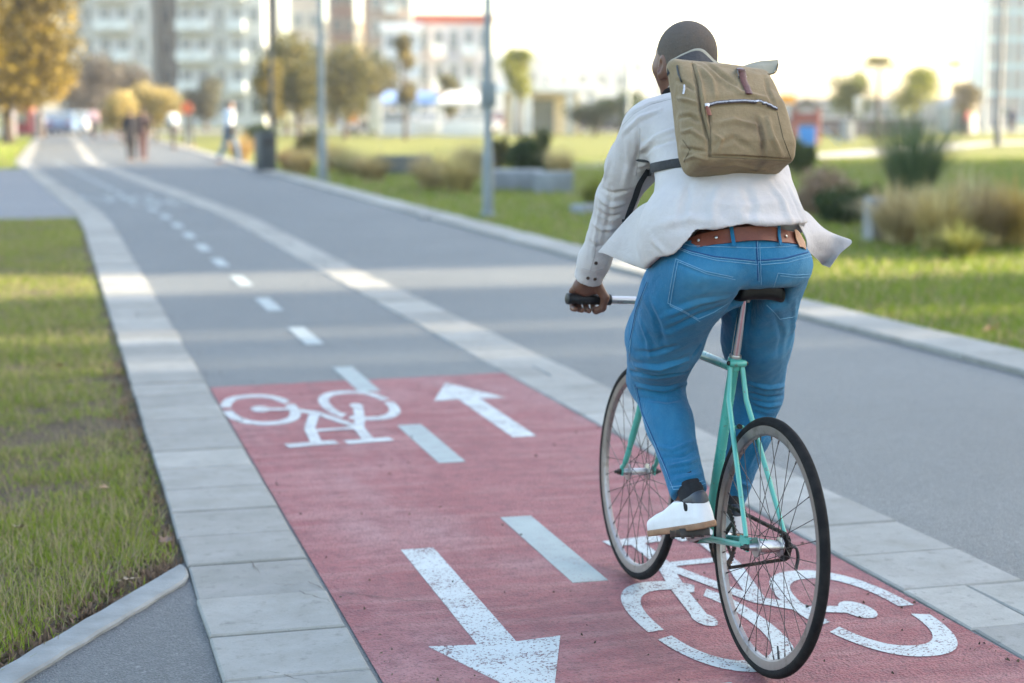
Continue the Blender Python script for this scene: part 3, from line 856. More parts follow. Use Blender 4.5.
# cog, chainring, chain, cranks, pedals
def toothed(c, R, n, w, hole):
    mb = MB(); prof = []
    for i in range(n * 4):
        a = 2 * PI * i / (n * 4); r = R + (.0035 if i % 4 in (1, 2) else -.0015); prof.append((r, a))
    V = []; Fs = []
    m = n * 4
    for x in (-w / 2, w / 2):
        for r, a in prof: V.append(Vector(c) + Vector((x, r * math.sin(a), r * math.cos(a))))
        for r, a in prof: V.append(Vector(c) + Vector((x, hole * math.sin(a), hole * math.cos(a))))
    for i in range(m):
        j = (i + 1) % m
        Fs += [(i, j, m + j, m + i), (2 * m + i, 3 * m + i, 3 * m + j, 2 * m + j), (i, 2 * m + i, 2 * m + j, j), (m + i, m + j, 3 * m + j, 3 * m + i)]
    mb.add(V, Fs); return mb
XC = .046
mb = toothed((XC, 0, R_W), .0335, 17, .004, .018); mb.lathe((XC - .012, 0, R_W), (1, 0, 0), [(.020, 0), (.025, .002), (.025, .014), (.018, .020)], 18)
mb.build('sprocket', M_CHAIN, bike, sharp=30)
mb = toothed((XC, BB.y, BB.z), .0925, 46, .0035, .075)
for k in range(5):
    a = 2 * PI * k / 5 + .4; d = Vector((0, math.sin(a), math.cos(a)))
    mb.tube([BB + Vector((XC + .004, 0, 0)) + d * .012, BB + Vector((XC, 0, 0)) + d * .080], [(.010, .0035), (.007, .0025)], 8, flat=(0, math.cos(a), -math.sin(a)))
ring_ = mb.build('chainring', M_STEEL, bike, sharp=30)
# chain: a loop of links round both sprockets
def chain_path():
    c0 = Vector((0, R_W)); c1 = Vector((BB.y, BB.z)); r0, r1 = .0335, .0925
    d = c1 - c0; L = d.length; th = math.atan2(d.y, d.x); be = math.asin((r1 - r0) / L); P = []
    def arc(c, r, a, b, n):
        for i in range(n + 1): P.append(c + Vector((math.cos(a + (b - a) * i / n), math.sin(a + (b - a) * i / n))) * r)
    arc(c1, r1, th - PI / 2 - be, th + PI / 2 + be, 26); arc(c0, r0, th + PI / 2 + be, th + 3 * PI / 2 - be, 10)
    return P
P = chain_path(); P.append(P[0]); S = [0]
for a, b in zip(P, P[1:]): S.append(S[-1] + (b - a).length)
NL = int(S[-1] / .0127) // 2 * 2; mb = MB()
def on(s):
    s %= S[-1]; i = max(k for k in range(len(S) - 1) if S[k] <= s); t = (s - S[i]) / max(S[i + 1] - S[i], 1e-6)
    return P[i] + (P[i + 1] - P[i]) * t
for k in range(NL):
    a, b = on(S[-1] * k / NL), on(S[-1] * (k + 1) / NL); m = (a + b) / 2; d = (b - a); ang = math.atan2(d.y, d.x)
    M = Matrix.Rotation(ang, 3, 'X')
    wdt = .0052 if k % 2 else .0034
    for s in (-1, 1): mb.box((XC + s * wdt * .75, m.x, m.y), (.0014, .0148, .0085), M=M)
    mb.tube([(XC - .0042, a.x, a.y), (XC + .0042, a.x, a.y)], .0038, 6)
mb.build('chain', M_CHAIN, bike, smooth=False)
CA = math.atan2(.050, -.158)      # left crank points back and a little up
for s in (-1, 1):
    d = Vector((0, math.cos(CA), math.sin(CA))) * (1 if s < 0 else -1)
    p0 = BB + Vector((s * (.052 if s < 0 else .058), 0, 0)); p1 = p0 + d * .166 + Vector((s * .012, 0, 0))
    mb = MB().tube([p0 - d * .016, p0, p0 + d * .08, p1, p1 + d * .012], [(.012, .007), (.017, .009), (.0125, .0065), (.013, .0065), (.008, .005)], 12, flat=(0, -d.z, d.y))
    mb.lathe(p0 - Vector((s * .006, 0, 0)), (s, 0, 0), [(.012, 0), (.0125, .002), (.0125, .014), (.009, .018)], 12)
    ck = mb.build('crank', M_ALU, bike, sharp=45)
    pc = p1 + Vector((s * .058, 0, 0)); tilt = -.30 if s < 0 else -.12
    M = Matrix.Rotation(tilt, 3, 'X'); mb = MB()
    mb.tube([p1, pc + Vector((s * .042, 0, 0))], [.0075, .006], 10)
    for e in (-1, 1):
        mb.box(pc + M @ Vector((0, e * .034, 0)), (.088, .005, .020), M=M)
        for q in range(6): mb.box(pc + M @ Vector((-.036 + q * .0145, e * .034, .0105 if q % 2 else -.0105)), (.008, .006, .007), M=M)
    for e in (-1, 1): mb.box(pc + M @ Vector((e * .041, 0, 0)), (.006, .068, .016), M=M)
    mb.tube([pc - Vector((.028, 0, 0)), pc + Vector((.028, 0, 0))], .0105, 10)
    mb.build('pedal', M_STEEL, ck, bevel=.0008)
    if s < 0: PED_L = pc.copy()
    else: PED_R = pc.copy()
# ================================================================== THE RIDER (frame: x right, y forward, z up, at the rear tyre contact)
RID_Z = .006
person = empty('person', (BX, BY, RID_Z), -BAL, 'man in a pale shirt and blue jeans riding a mint bicycle, seen from behind', 'person')
def to_rider(p):
    d = np.asarray(p, float) - np.array([BX, BY, RID_Z])
    return np.array([d @ np.array(_R), d @ np.array(_F), d[2]])
def rider_ray(u, v):
    r_ = ray(u, v); return Vector(to_rider(CAM)), Vector((r_ @ np.array(_R), r_ @ np.array(_F), r_[2])).normalized()
def hit(bvh, u, v, lift=0.0):
    o, d = rider_ray(u, v); h = bvh.ray_cast(o, d)
    if h[0] is None: return None
    return h[0] + h[1] * lift
def draw(bvh, pts, lift=.001, step=3.0):
    """lay a polyline of sight points on a garment"""
    out = []
    for (a, b), (c, d) in zip(pts, pts[1:]):
        n = max(1, int(math.hypot(c - a, d - b) / step))
        for i in range(n + 1):
            if out and i == 0: continue
            q = hit(bvh, a + (c - a) * i / n, b + (d - b) * i / n, lift)
            if q is not None and (not out or (q - out[-1]).length < .05): out.append(q)
    return out

# ---- body
HS = (.030, .505, 1.435)
A_L = dict(sh=(-.135, .495, 1.412), el=(-.165, .690, 1.212), wr=(-.200, .822, .985))
A_R = dict(sh=(.160, .500, 1.405), el=(.215, .690, 1.205), wr=(.285, .822, .985))
th_ = math.radians(10); HR = np.array([[math.cos(th_), -math.sin(th_), 0], [math.sin(th_), math.cos(th_), 0], [0, 0, 1.]])   # head turned a little left
HC = np.array([.018, .625, 1.620])
def hp(x, y, z): return HC + HR @ np.array([x, y, z])
HRt = HR
GRIP_Y, GRIP_Z = .853, .900
def hand(P, s, wr, gx):
    """hand of side s closed round the grip centred at gx"""
    d = None
    kn = []; xs = [gx - s * .036, gx - s * .013, gx + s * .010, gx + s * .031]     # index .. little finger
    ln = [1.0, 1.06, 1.0, .86]
    wr = np.array(wr)
    for x, l in zip(xs, ln):
        K = np.array([x, GRIP_Y + .022 * l, GRIP_Z + .030]); kn.append(K)
        q = rcone(P, wr + np.array([(x - gx) * .55, .012, -.022]), K, .0165, .0118); d = q if d is None else smin(d, q, .012)
    d = smin(d, ell(P, (gx, GRIP_Y - .012, GRIP_Z + .045), (.040, .022, .030)), .012)
    fing = None
    for K, l, x in zip(kn, ln, xs):
        a = K; b = np.array([x, GRIP_Y + .036 * l, GRIP_Z + .002]); c = np.array([x, GRIP_Y + .020 * l, GRIP_Z - .026 * l]); e = np.array([x + s * .001, GRIP_Y - .008, GRIP_Z - .027 * l])
        q = chain(P, [a, b, c, e], [.0108, .0100, .0092, .0080], .004)
        fing = q if fing is None else np.minimum(fing, q)
    d = smin(d, fing, .005)
    tb = np.array([gx - s * .035, GRIP_Y - .018, GRIP_Z + .046])
    th = chain(P, [tb, (gx - s * .056, GRIP_Y - .028, GRIP_Z + .012), (gx - s * .050, GRIP_Y - .020, GRIP_Z - .020), (gx - s * .036, GRIP_Y + .000, GRIP_Z - .033)], [.0165, .0125, .0112, .0090], .006)
    return smin(d, th, .010)
def body_sdf(P):
    # head
    q = (P - HC) @ HR
    d = ell(q, (0, -.008, .010), (.0795, .0985, .0905))
    d = smin(d, ell(q, (0, .040, -.045), (.062, .068, .075)), .04)
    d = smin(d, rcone(q, (0, .088, -.102), (0, .092, -.100), .020, .020), .03)
    d = smin(d, rcone(q, (-.030, .083, .018), (.030, .083, .018), .014, .014), .018)
    d = smin(d, rcone(q, (0, .096, .006), (0, .116, -.034), .008, .0145), .012)
    for s in (-1, 1):
        d = smin(d, ell(q, (s * .013, .106, -.040), (.010, .010, .008)), .008)
        d = smax(d, -ell(q, (s * .031, .098, -.002), (.016, .012, .010)), .012)
        d = smin(d, rcone(q, (s * .052, .050, -.030), (s * .056, .030, -.035), .018, .016), .03)
        er = ell(q, (s * .0800, -.006, -.030), (.0085, .020, .034), HRear(s))
        er = smax(er, -ell(q, (s * .0865, .000, -.026), (.007, .011, .019), HRear(s)), .005)
        er = smin(er, ell(q, (s * .0785, .006, -.058), (.006, .008, .010)), .006)
        d = smin(d, er, .006)
    d = smin(d, rcone(q, (-.016, .100, -.067), (.016, .100, -.067), .0085, .0085), .008)
    d = smin(d, rcone(q, (-.013, .098, -.078), (.013, .098, -.078), .0085, .0085), .008)
    d = smax(d, -rcone(q, (-.022, .112, -.0725), (.022, .112, -.0725), .003, .003), .004)
    # neck and trunk
    d = smin(d, rcone(P, (.027, .520, 1.46), (.020, .610, 1.575), .066, .060), .03)
    t = rcone(P, (-.10, .485, 1.415), (.120, .485, 1.410), .070, .068)
    t = smin(t, ell(P, (.01, .41, 1.37), (.155, .095, .15), SPR), .06)
    t = smin(t, ell(P, (0, .26, 1.20), (.125, .075, .18), SPR), .05)
    t = smin(t, ell(P, (0, .23, 1.06), (.11, .07, .06)), .05)
    d = smin(d, t, .04)
    for s, A in ((-1, A_L), (1, A_R)):
        a = chain(P, [A['sh'], A['el'], A['wr']], [.056, .042, .0285], .03)
        d = smin(d, a, .03)
    for s, hp_, kn, an in ((-1, (-.10, .28, 1.02), (-.092, .545, .70), (-.088, .290, .425)), (1, (.11, .30, 1.02), (.212, .515, .66), (.155, .555, .315))):
        d = smin(d, chain(P, [hp_, kn, an], [.060, .048, .026], .03), .03)
        f = (-.105, .335, .362) if s < 0 else (.19, .65, .265)
        d = smin(d, rcone(P, an, f, .026, .024), .02)
    m = P[:, 2] < 1.03
    if m.any():
        d2 = np.full(len(P), 9., np.float32)
        d2[m] = np.minimum(hand(P[m], -1, A_L['wr'], -.205), hand(P[m], 1, A_R['wr'], .292))
        d = smin(d, d2, .008)
    return d
def HRear(s):
    a = s * -.42; b = .18
    Rz = np.array([[math.cos(a), -math.sin(a), 0], [math.sin(a), math.cos(a), 0], [0, 0, 1.]])
    Rx = np.array([[1, 0, 0], [0, math.cos(b), -math.sin(b)], [0, math.sin(b), math.cos(b)]])
    return Rz @ Rx
sp_ = np.array([0, .62, .785]); SPR = np.stack([np.array([1., 0, 0]), np.array([0, .785, -.62]), sp_], 1)
def skin_mat():
    t = NT('brown_skin'); a = t.noise(18, 5, .6); b = t.noise(220, 3)
    c = t.mix(t.fr(a, .3, .7), (.155, .068, .040, 1), (.105, .044, .027, 1))
    t.set(c, .48, 0, .45, Subsurface_Weight=.12, Subsurface_Scale=.01); t.b.inputs['Subsurface Radius'].default_value = (1, .35, .2)
    t.bump(b, .12, .0015); return t.m
V, Q = nets(body_sdf, (-.36, .02, .22), (.42, 1.0, 1.76), .004, 1)
BODY = bvh_of(V, Q)
skin = mesh_np('body', V, Q, skin_mat(), person)
mb = MB()
for s in (-1, 1):
    c = hp(s * .031, .084, -.002); V_ = []
    for i in range(9):
        for j in range(14):
            a, b = PI * i / 8, 2 * PI * j / 14; V_.append(c + np.array([math.sin(a) * math.cos(b), math.cos(a), math.sin(a) * math.sin(b)]) * .0118)
    mb.k = 0
    mb.add(V_, [(i * 14 + j, i * 14 + (j + 1) % 14, (i + 1) * 14 + (j + 1) % 14, (i + 1) * 14 + j) for i in range(8) for j in range(14)])
mb.build('eyes', simple('eye_white', (.55, .52, .48, 1), (.5, .46, .43, 1), 60, .2), skin)
def hair_sdf(P):
    q = (P - HC) @ HR
    d = ell(q, (0, -.008, .010), (.0808, .0998, .0920))
    d = smin(d, ell(q, (0, -.030, -.045), (.068, .062, .070)), .03)
    x, y, z = q.T
    cut = np.maximum(.030 + y * .52 - z * 1.0 - .052 + np.maximum(np.abs(x) - .04, 0) * 0, -9)
    front = y - .078 - .35 * (z - .03)
    back = -.098 - z
    line = np.maximum(np.maximum((-.030 + .62 * np.clip(y + .03, 0, 1)) - z - .03 * (y < -.03), front), back)
    return smax(d, line, .006)
V, Q = nets(hair_sdf, (-.10, .48, 1.50), (.14, .76, 1.76), .003, 1)
N_ = normals(V, Q); V = V + N_ * (vnoise(V, 3, 900)[:, None] * .0005 + vnoise(V, 4, 300)[:, None] * .0005)
def hair_mat():
    t = NT('cropped_hair'); a = t.noise(800, 3, .6); b = t.noise(34, 4, .6)
    c = t.mix(t.fr(a, .35, .65), (.045, .037, .031, 1), (.15, .122, .10, 1)); c = t.mix(t.fr(b, .4, .7, 0, .5), c, (.12, .085, .062, 1))
    t.set(c, .85, 0, .25); t.bump(a, .6, .002); return t.m
mesh_np('hair', V, Q, hair_mat(), person)

# ---- jeans
L_HIP, L_KN, L_AN = (-.128, .268, .975), (-.092, .545, .705), (-.088, .292, .428)
R_HIP, R_KN, R_AN = (.109, .280, 1.000), (.208, .510, .655), (.142, .556, .330)
def jeans_sdf(P):
    d = ell(P, (-.012, .200, 1.085), (.180, .138, .130))
    d = smin(d, ell(P, (-.098, .168, 1.058), (.112, .112, .084)), .04)
    d = smin(d, ell(P, (.088, .172, 1.062), (.110, .112, .080)), .04)
    calf = lambda k, a, f: np.array(k) + (np.array(a) - np.array(k)) * f
    l = chain(P, [L_HIP, (-.122, .400, .845), L_KN], [.114, .104, .083], .03)
    lc = calf(L_KN, L_AN, .38) + np.array([0, -.012, -.006])
    l2 = chain(P, [L_KN, lc, L_AN], [.076, .063, .0515], .03)
    l = smin(l, l2, .018)
    r = chain(P, [R_HIP, (.156, .400, .83), R_KN], [.116, .095, .075], .03)
    rc = calf(R_KN, R_AN, .35) + np.array([0, -.018, 0])
    r2 = chain(P, [R_KN, rc, R_AN], [.072, .061, .050], .03)
    r = smin(r, r2, .02)
    d = smin(d, smin(l, r, .004), .08)
    sx = np.abs(P[:, 0] - .046)
    d = smax(d, -np.maximum(np.maximum(sx - .078, P[:, 1] - .160), P[:, 2] - 1.004), .024)
    d = smax(d, -np.maximum(np.maximum(sx - .030, P[:, 1] - .262 - .21 * np.clip(.95 - P[:, 2], -.1, .3)), P[:, 2] - .985), .022)
    d = smax(d, ((P - np.array([0, .055, 1.172], np.float32)) @ np.array([0, .42, .907], np.float32)), .006)
    # trouser ends
    ldir = np.array(L_AN) - np.array(L_KN); ldir /= np.linalg.norm(ldir); rdir = np.array(R_AN) - np.array(R_KN); rdir /= np.linalg.norm(rdir)
    eL = (P - np.array(L_AN)) @ ldir - .004; eR = (P - np.array(R_AN)) @ rdir - .004
    mL = np.linalg.norm(P - np.array(L_AN), axis=1) < .14; mR = np.linalg.norm(P - np.array(R_AN), axis=1) < .14
    d = np.where(mL, smax(d, eL, .004), d); d = np.where(mR, smax(d, eR, .004), d)
    return d
V, Q = nets(jeans_sdf, (-.34, 0.0, .28), (.36, .72, 1.24), .005, 1)
b0 = bvh_of(V, Q); N_ = normals(V, Q); FOLD_K = 1.9
def F(lst): return [(q, w, a) for p, w, a in lst for q in [draw(b0, p, 0)] if len(q) > 1]
V = folds(V, N_, F([
    ([(631, 372), (655, 377), (690, 372)], .010, -.007), ([(634, 366), (660, 368), (688, 360)], .011, .006), ([(637, 386), (665, 389), (692, 382)], .010, .0055),
    ([(640, 398), (668, 401), (690, 397)], .009, -.0035), ([(636, 352), (655, 352), (676, 346)], .010, -.003),
    ([(724, 318), (705, 326), (684, 342)], .012, .005), ([(722, 306), (697, 316), (668, 330)], .013, -.004), ([(726, 298), (700, 302), (662, 318)], .013, .0035),
    ([(715, 332), (700, 345), (692, 358)], .010, -.004), ([(648, 300), (660, 330), (664, 350)], .013, -.003), ([(640, 320), (648, 340), (650, 356)], .011, .003),
    ([(664, 458), (684, 456), (702, 446)], .008, -.004), ([(667, 466), (688, 463), (705, 455)], .008, .0045), ([(670, 475), (690, 471), (706, 464)], .008, -.0035), ([(655, 446), (672, 450), (696, 440)], .008, .003),
    ([(672, 481), (692, 477), (706, 472)], .007, .003),
    ([(750, 384), (768, 388), (787, 386)], .009, .0045), ([(750, 393), (768, 398), (786, 395)], .009, -.004), ([(752, 402), (768, 406), (784, 404)], .009, .004), ([(752, 412), (768, 417), (782, 415)], .009, -.003),
    ([(775, 312), (782, 335), (778, 355)], .012, -.003), ([(795, 300), (793, 330), (788, 350)], .012, .003), ([(770, 430), (758, 445), (748, 470)], .010, .003), ([(735, 480), (748, 486), (764, 482)], .008, .0035), ([(733, 494), (746, 499), (762, 494)], .008, -.003),
    ([(757, 242), (758, 262), (759, 280)], .006, -.003), ([(672, 262), (700, 273), (733, 279)], .006, -.0015)]))
N_ = normals(V, Q); V = V + N_ * (vnoise(V, 21, 34)[:, None] * .0022 + vnoise(V, 22, 95)[:, None] * .0009)
def denim():
    t = NT('blue_denim'); g = t.attr()
    tw = t.n('ShaderNodeTexWave'); tw.inputs['Scale'].default_value = 330; tw.inputs['Distortion'].default_value = 1.5; tw.inputs['Detail'].default_value = 1
    t.l(t.tc(), tw.inputs['Vector'])
    a = t.noise(7, 5, .6); b = t.noise(330, 2); st = t.noise(60, 4, .6, t.scale((1, 1, .25)))
    c = t.mix(t.fr(a, .3, .7), (.004, .098, .205, 1), (.009, .145, .285, 1))
    c = t.mix(t.math('MULTIPLY', t.fr(g, 0, 1), .8), c, (.12, .34, .50, 1))
    c = t.mix(t.fr(st, .5, .75, 0, .3), c, (.025, .18, .32, 1))
    c = t.mix(t.fr(b, .5, .75, 0, .3), c, (.10, .24, .35, 1))
    t.set(c, .82, 0, .2, Sheen_Weight=.15); t.b.inputs['Sheen Roughness'].default_value = .5
    t.bump(t.math('ADD', tw.outputs['Fac'], t.math('MULTIPLY', t.noise(38, 5, .65, dist=1.0), 5.)), .35, .0025); return t.m
# wear: seat and thighs faded, kept as colour of the cloth itself
wear = np.exp(-(np.linalg.norm((V - np.array([-.115, .10, 1.02])) / np.array([.085, .10, .075]), axis=1)) ** 2) * .75
wear += np.exp(-(np.linalg.norm((V - np.array([.125, .10, 1.02])) / np.array([.075, .10, .085]), axis=1)) ** 2) * .85
wear += np.exp(-(np.linalg.norm((V - np.array([.20, .32, .86])) / np.array([.06, .2, .12]), axis=1)) ** 2) * .75
wear += np.exp(-(np.linalg.norm((V - np.array([-.13, .32, .80])) / np.array([.07, .12, .07]), axis=1)) ** 2) * .30 + np.exp(-(np.linalg.norm((V - np.array([-.10, .42, .58])) / np.array([.05, .1, .10]), axis=1)) ** 2) * .35
wear = np.clip(wear * (.72 + .25 * vnoise(V, 31, 30) + .25 * vnoise(V, 32, 110)) + .05 * vnoise(V, 33, 70), 0, 1)
M_DENIM = denim()
jeans = mesh_np('jeans', V, Q, M_DENIM, person, col=np.repeat(wear[:, None], 3, 1))
JB = bvh_of(V, Q)
M_THREAD = simple('pale_thread', (.18, .36, .50, 1), (.12, .28, .42, 1), 200, .8)
M_SEAMDK = simple('dark_seam', (.008, .06, .16, 1), (.012, .08, .2, 1), 200, .85)
stitch = MB()
def sew(pts, double=True, w=.0009):
    p = draw(JB, pts, .0012)
    if len(p) > 1: MB().tube(p, w, 5).build('stitching', M_THREAD, jeans)
    if double:
        p = draw(JB, [(x + 2.2, y + 2.6) for x, y in pts], .0012)
        if len(p) > 1: MB().tube(p, w, 5).build('stitching', M_THREAD, jeans)
def seamline(pts, w=.0022):
    p = draw(JB, pts, .0002)
    if len(p) > 1: MB().tube(p, w, 6).build('seam', M_SEAMDK, jeans)
sew([(676, 259), (705, 271), (733, 277)]); sew([(676, 259), (671, 285), (668, 303)]); sew([(668, 303), (683, 310), (698, 319)]); sew([(698, 319), (714, 312), (728, 303)], False)
sew([(778, 273), (795, 275), (811, 274)]); sew([(778, 273), (771, 296), (767, 304)], False); sew([(767, 305), (775, 313), (780, 319)], False); sew([(780, 319), (792, 317), (803, 313)], False)
for pts in ([(668, 243), (690, 252), (715, 258), (756, 262)], [(759, 262), (785, 260), (812, 253)], [(757.5, 241), (758.5, 262), (759, 282)]): sew(pts); seamline([(x - 1.2, y - 1.5) for x, y in pts])
sew([(648, 282), (637, 310), (631, 340), (629, 362)], False); seamline([(647, 282), (636, 310), (630, 340)], .0016)
sew([(634, 384), (640, 412), (652, 440), (664, 468), (671, 486)]); seamline([(636, 384), (642, 412), (654, 440), (666, 468), (672, 486)], .0018)
sew([(671, 487), (688, 485), (706, 480)]); sew([(735, 505), (748, 508), (762, 504)], False)
sew([(664, 237), (690, 246), (720, 247), (756, 248), (785, 247), (812, 244)], False)
pass
# belt round the waist with loops and a leather patch
WC, WN = Vector((-.005, .215, 1.072)), Vector((0, .42, .907)).normalized()
wu = Vector((1, 0, 0)); wv = WN.cross(wu)
def band(width, lift, a0, a1, n, thick, z0=0.0):
    G = []
    for k in range(n + 1):
        a = a0 + (a1 - a0) * k / n; d = wu * math.cos(a) + wv * math.sin(a); row = []
        for e in (-.5, 0, .5):
            c = WC + WN * (e * width + z0); h = JB.ray_cast(c + d * .5, -d)
            r0 = (h[0] - c).dot(d) if h[0] is not None else .17
            row.append((c, d, r0))
        m = min(max(q[2] for q in row), .186)
        G.append([c + d * (min(max(r0, m - .006), .188) + lift) for c, d, r0 in row])
    return G
G = band(.036, .0035, 0, 2 * PI, 90, .004, .012)
M_LEATH = NT('tan_leather')
_a = M_LEATH.noise(22, 5, .65); _b = M_LEATH.noise(160, 3)
M_LEATH.set(M_LEATH.mix(M_LEATH.fr(_a, .3, .7), (.20, .058, .030, 1), (.12, .032, .018, 1)), .5, 0, .4); M_LEATH.bump(_b, .3, .002); M_LEATH = M_LEATH.m
belt = MB().sheet(G, .004).build('belt', M_LEATH, person, sharp=50)
mb = MB()
for k in range(26):
    a = 2 * PI * k / 26; g = band(.004, .008, a, a + .01, 1, .001, .012)
    p = g[0][1]; d = (p - WC); d = (d - WN * d.dot(WN)).normalized(); mb.lathe(p - d * .001, d, [(.0042, 0), (.0042, .001), (.002, .0022)], 10)
mb.build('rivet', M_ALU, belt)
for u in (733, 777, 688):
    for lst in ([(u, 228), (u, 236), (u + (2 if u > 760 else 0), 247)],):
        o, d = rider_ray(u, 240); h = JB.ray_cast(o, d)
        if h[0] is None: continue
        a = math.atan2((h[0] - WC).dot(wv), (h[0] - WC).dot(wu))
        g = band(.058, .0092, a - .028, a + .028, 4, .003, .010)
        MB().sheet(g, .0022).build('belt_loop', M_DENIM, jeans)
o, d = rider_ray(801, 245); h = JB.ray_cast(o, d)
if h[0] is not None:
    a = math.atan2((h[0] - WC).dot(wv), (h[0] - WC).dot(wu))
    MB().sheet(band(.050, .0098, a - .14, a + .14, 8, .003, .008), .002).build('leather_patch', simple('patch_leather', (.40, .21, .11, 1), (.30, .14, .07, 1), 30, .6, bump=.3, bscale=120), jeans)

# ---- shirt
FOLD_K = 1.3
def hem(x, y):
    b = np.interp(x, [-.30, -.26, -.21, -.165, -.05, .12, .20, .26], [1.055, 1.062, 1.090, 1.160, 1.178, 1.172, 1.160, 1.15])
    return b + .10 * np.minimum(y - .05, .12) - np.interp(x, [-.18, -.08], [.42, 1.1]) * np.maximum(y - .17, 0)
def shirt_sdf(P, cut=True):
    d = ell(P, (-.018, .190, 1.155), (.210, .148, .20), SPR)
    d = smin(d, ell(P, (-.175, .235, 1.13), (.085, .10, .12)), .06)
    d = smin(d, ell(P, (.002, .300, 1.285), (.188, .128, .20), SPR), .05)
    d = smin(d, ell(P, (.008, .415, 1.385), (.185, .128, .17), SPR), .05)
    d = smin(d, rcone(P, (-.105, .488, 1.418), (.122, .488, 1.412), .083, .080), .04)
    d = smin(d, rcone(P, (.030, .492, 1.44), (.026, .540, 1.492), .088, .068), .05)
    for A in (A_L, A_R):
        s = -1 if A is A_L else 1
        wr = np.array(A['wr']); el_ = np.array(A['el']); dr = (wr - el_) / np.linalg.norm(wr - el_)
        a = chain(P, [A['sh'], np.array(A['sh']) * .5 + el_ * .5 + np.array([s * .004, 0, 0]), A['el'], wr - dr * .05, wr + dr * .02], [.083, .070, .0565, .044, .041], .03)
        cf = np.maximum(np.abs((P - (wr - dr * .012)) @ dr) - .030, np.linalg.norm((P - wr) - ((P - wr) @ dr)[:, None] * dr, axis=1) - .040) - .003
        a = smin(a, cf, .006)
        e = (P - (wr + dr * .020)) @ dr; m = np.linalg.norm(P - wr, axis=1) < .13
        a = np.where(m, smax(a, e, .003), a)
        d = smin(d, a, .022)
    neck = rcone(P, (.022, .585, 1.545), (.020, .62, 1.60), .058, .06)
    d = smax(d, -neck, .008)
    if cut: d = smax(d, hem(P[:, 0], P[:, 1]) - P[:, 2] - 9. * (P[:, 1] > .62), .006)
    return d
V, Q = nets(shirt_sdf, (-.36, -.02, .90), (.42, .95, 1.60), .005, 1)
b0 = bvh_of(V, Q); N_ = normals(V, Q)
V = folds(V, N_, F([
    ([(618, 128), (632, 114), (650, 104), (672, 97)], .007, -.0045), ([(622, 134), (640, 118), (660, 110)], .010, .005),
    ([(639, 158), (652, 146), (676, 139)], .010, -.0055), ([(641, 150), (655, 137), (680, 128)], .011, .005), ([(640, 166), (656, 157), (680, 152)], .010, .0055), ([(644, 172), (660, 166), (680, 163)], .008, -.004),
    ([(638, 130), (638, 150), (634, 172)], .010, -.0055), ([(627, 140), (629, 165), (624, 188)], .014, .004), ([(612, 150), (606, 172), (602, 185)], .012, .003),
    ([(598, 186), (612, 194), (628, 190)], .010, -.005), ([(597, 196), (610, 206), (624, 204)], .010, .005), ([(594, 208), (608, 218), (620, 214)], .010, -.004), ([(591, 222), (603, 230), (616, 228)], .010, .0045),
    ([(588, 240), (596, 247), (602, 246)], .009, -.003), ([(600, 200), (596, 230), (592, 256)], .009, .003), ([(611, 185), (609, 215), (602, 250)], .010, -.003),
    ([(648, 186), (664, 204), (676, 232)], .016, -.006), ([(654, 180), (680, 196), (700, 224)], .018, .006), ([(690, 182), (684, 205), (680, 228)], .016, -.0045), ([(720, 184), (712, 206), (714, 228)], .018, .005),
    ([(745, 184), (752, 206), (748, 230)], .018, -.005), ([(770, 182), (784, 204), (792, 228)], .016, .006), ([(786, 184), (797, 206), (806, 230)], .012, -.005), ([(652, 240), (664, 252), (672, 262)], .012, .004),
    ([(700, 200), (740, 206), (780, 200)], .022, .004), ([(655, 226), (690, 218), (720, 222)], .018, .0045), ([(730, 214), (765, 222), (800, 220)], .018, .0045)]))
N_ = normals(V, Q); V = V + N_ * (vnoise(V, 41, 26)[:, None] * .0030 + vnoise(V, 42, 62)[:, None] * .0009)
def linen():
    t = NT('pale_shirt_cotton'); a = t.noise(10, 5, .6); st = t.noise(230, 2, .5, t.scale((1, 1, .22))); st2 = t.noise(230, 2, .5, t.scale((.22, 1, 1)))
    c = t.mix(t.fr(a, .3, .7), (.60, .555, .53, 1), (.525, .485, .465, 1))
    w = t.math('ADD', st, st2)
    c = t.mix(t.fr(w, .75, 1.25, .14, 0), c, (.42, .39, .38, 1))
    t.set(c, .85, 0, .2, Sheen_Weight=.15)
    cr = t.noise(34, 7, .66, dist=1.4); cr2 = t.noise(9, 4, .6, dist=1.2)
    b = t.bump(t.math('ADD', t.math('MULTIPLY', w, .05), t.math('ADD', t.math('MULTIPLY', cr, .6), cr2)), .55, .008)
    tr = t.n('ShaderNodeBsdfTranslucent'); t.l(c, tr.inputs[0]); mx = t.n('ShaderNodeMixShader'); mx.inputs[0].default_value = .10
    t.l(t.b.outputs[0], mx.inputs[1]); t.l(tr.outputs[0], mx.inputs[2]); t.l(mx.outputs[0], t.out.inputs[0])
    return t.m
M_SHIRT = linen()
shirt = mesh_np('shirt', V, Q, M_SHIRT, person)
SB = bvh_of(V, Q)
M_STHR = simple('shirt_thread', (.44, .41, .40, 1), (.38, .35, .34, 1), 200, .9)
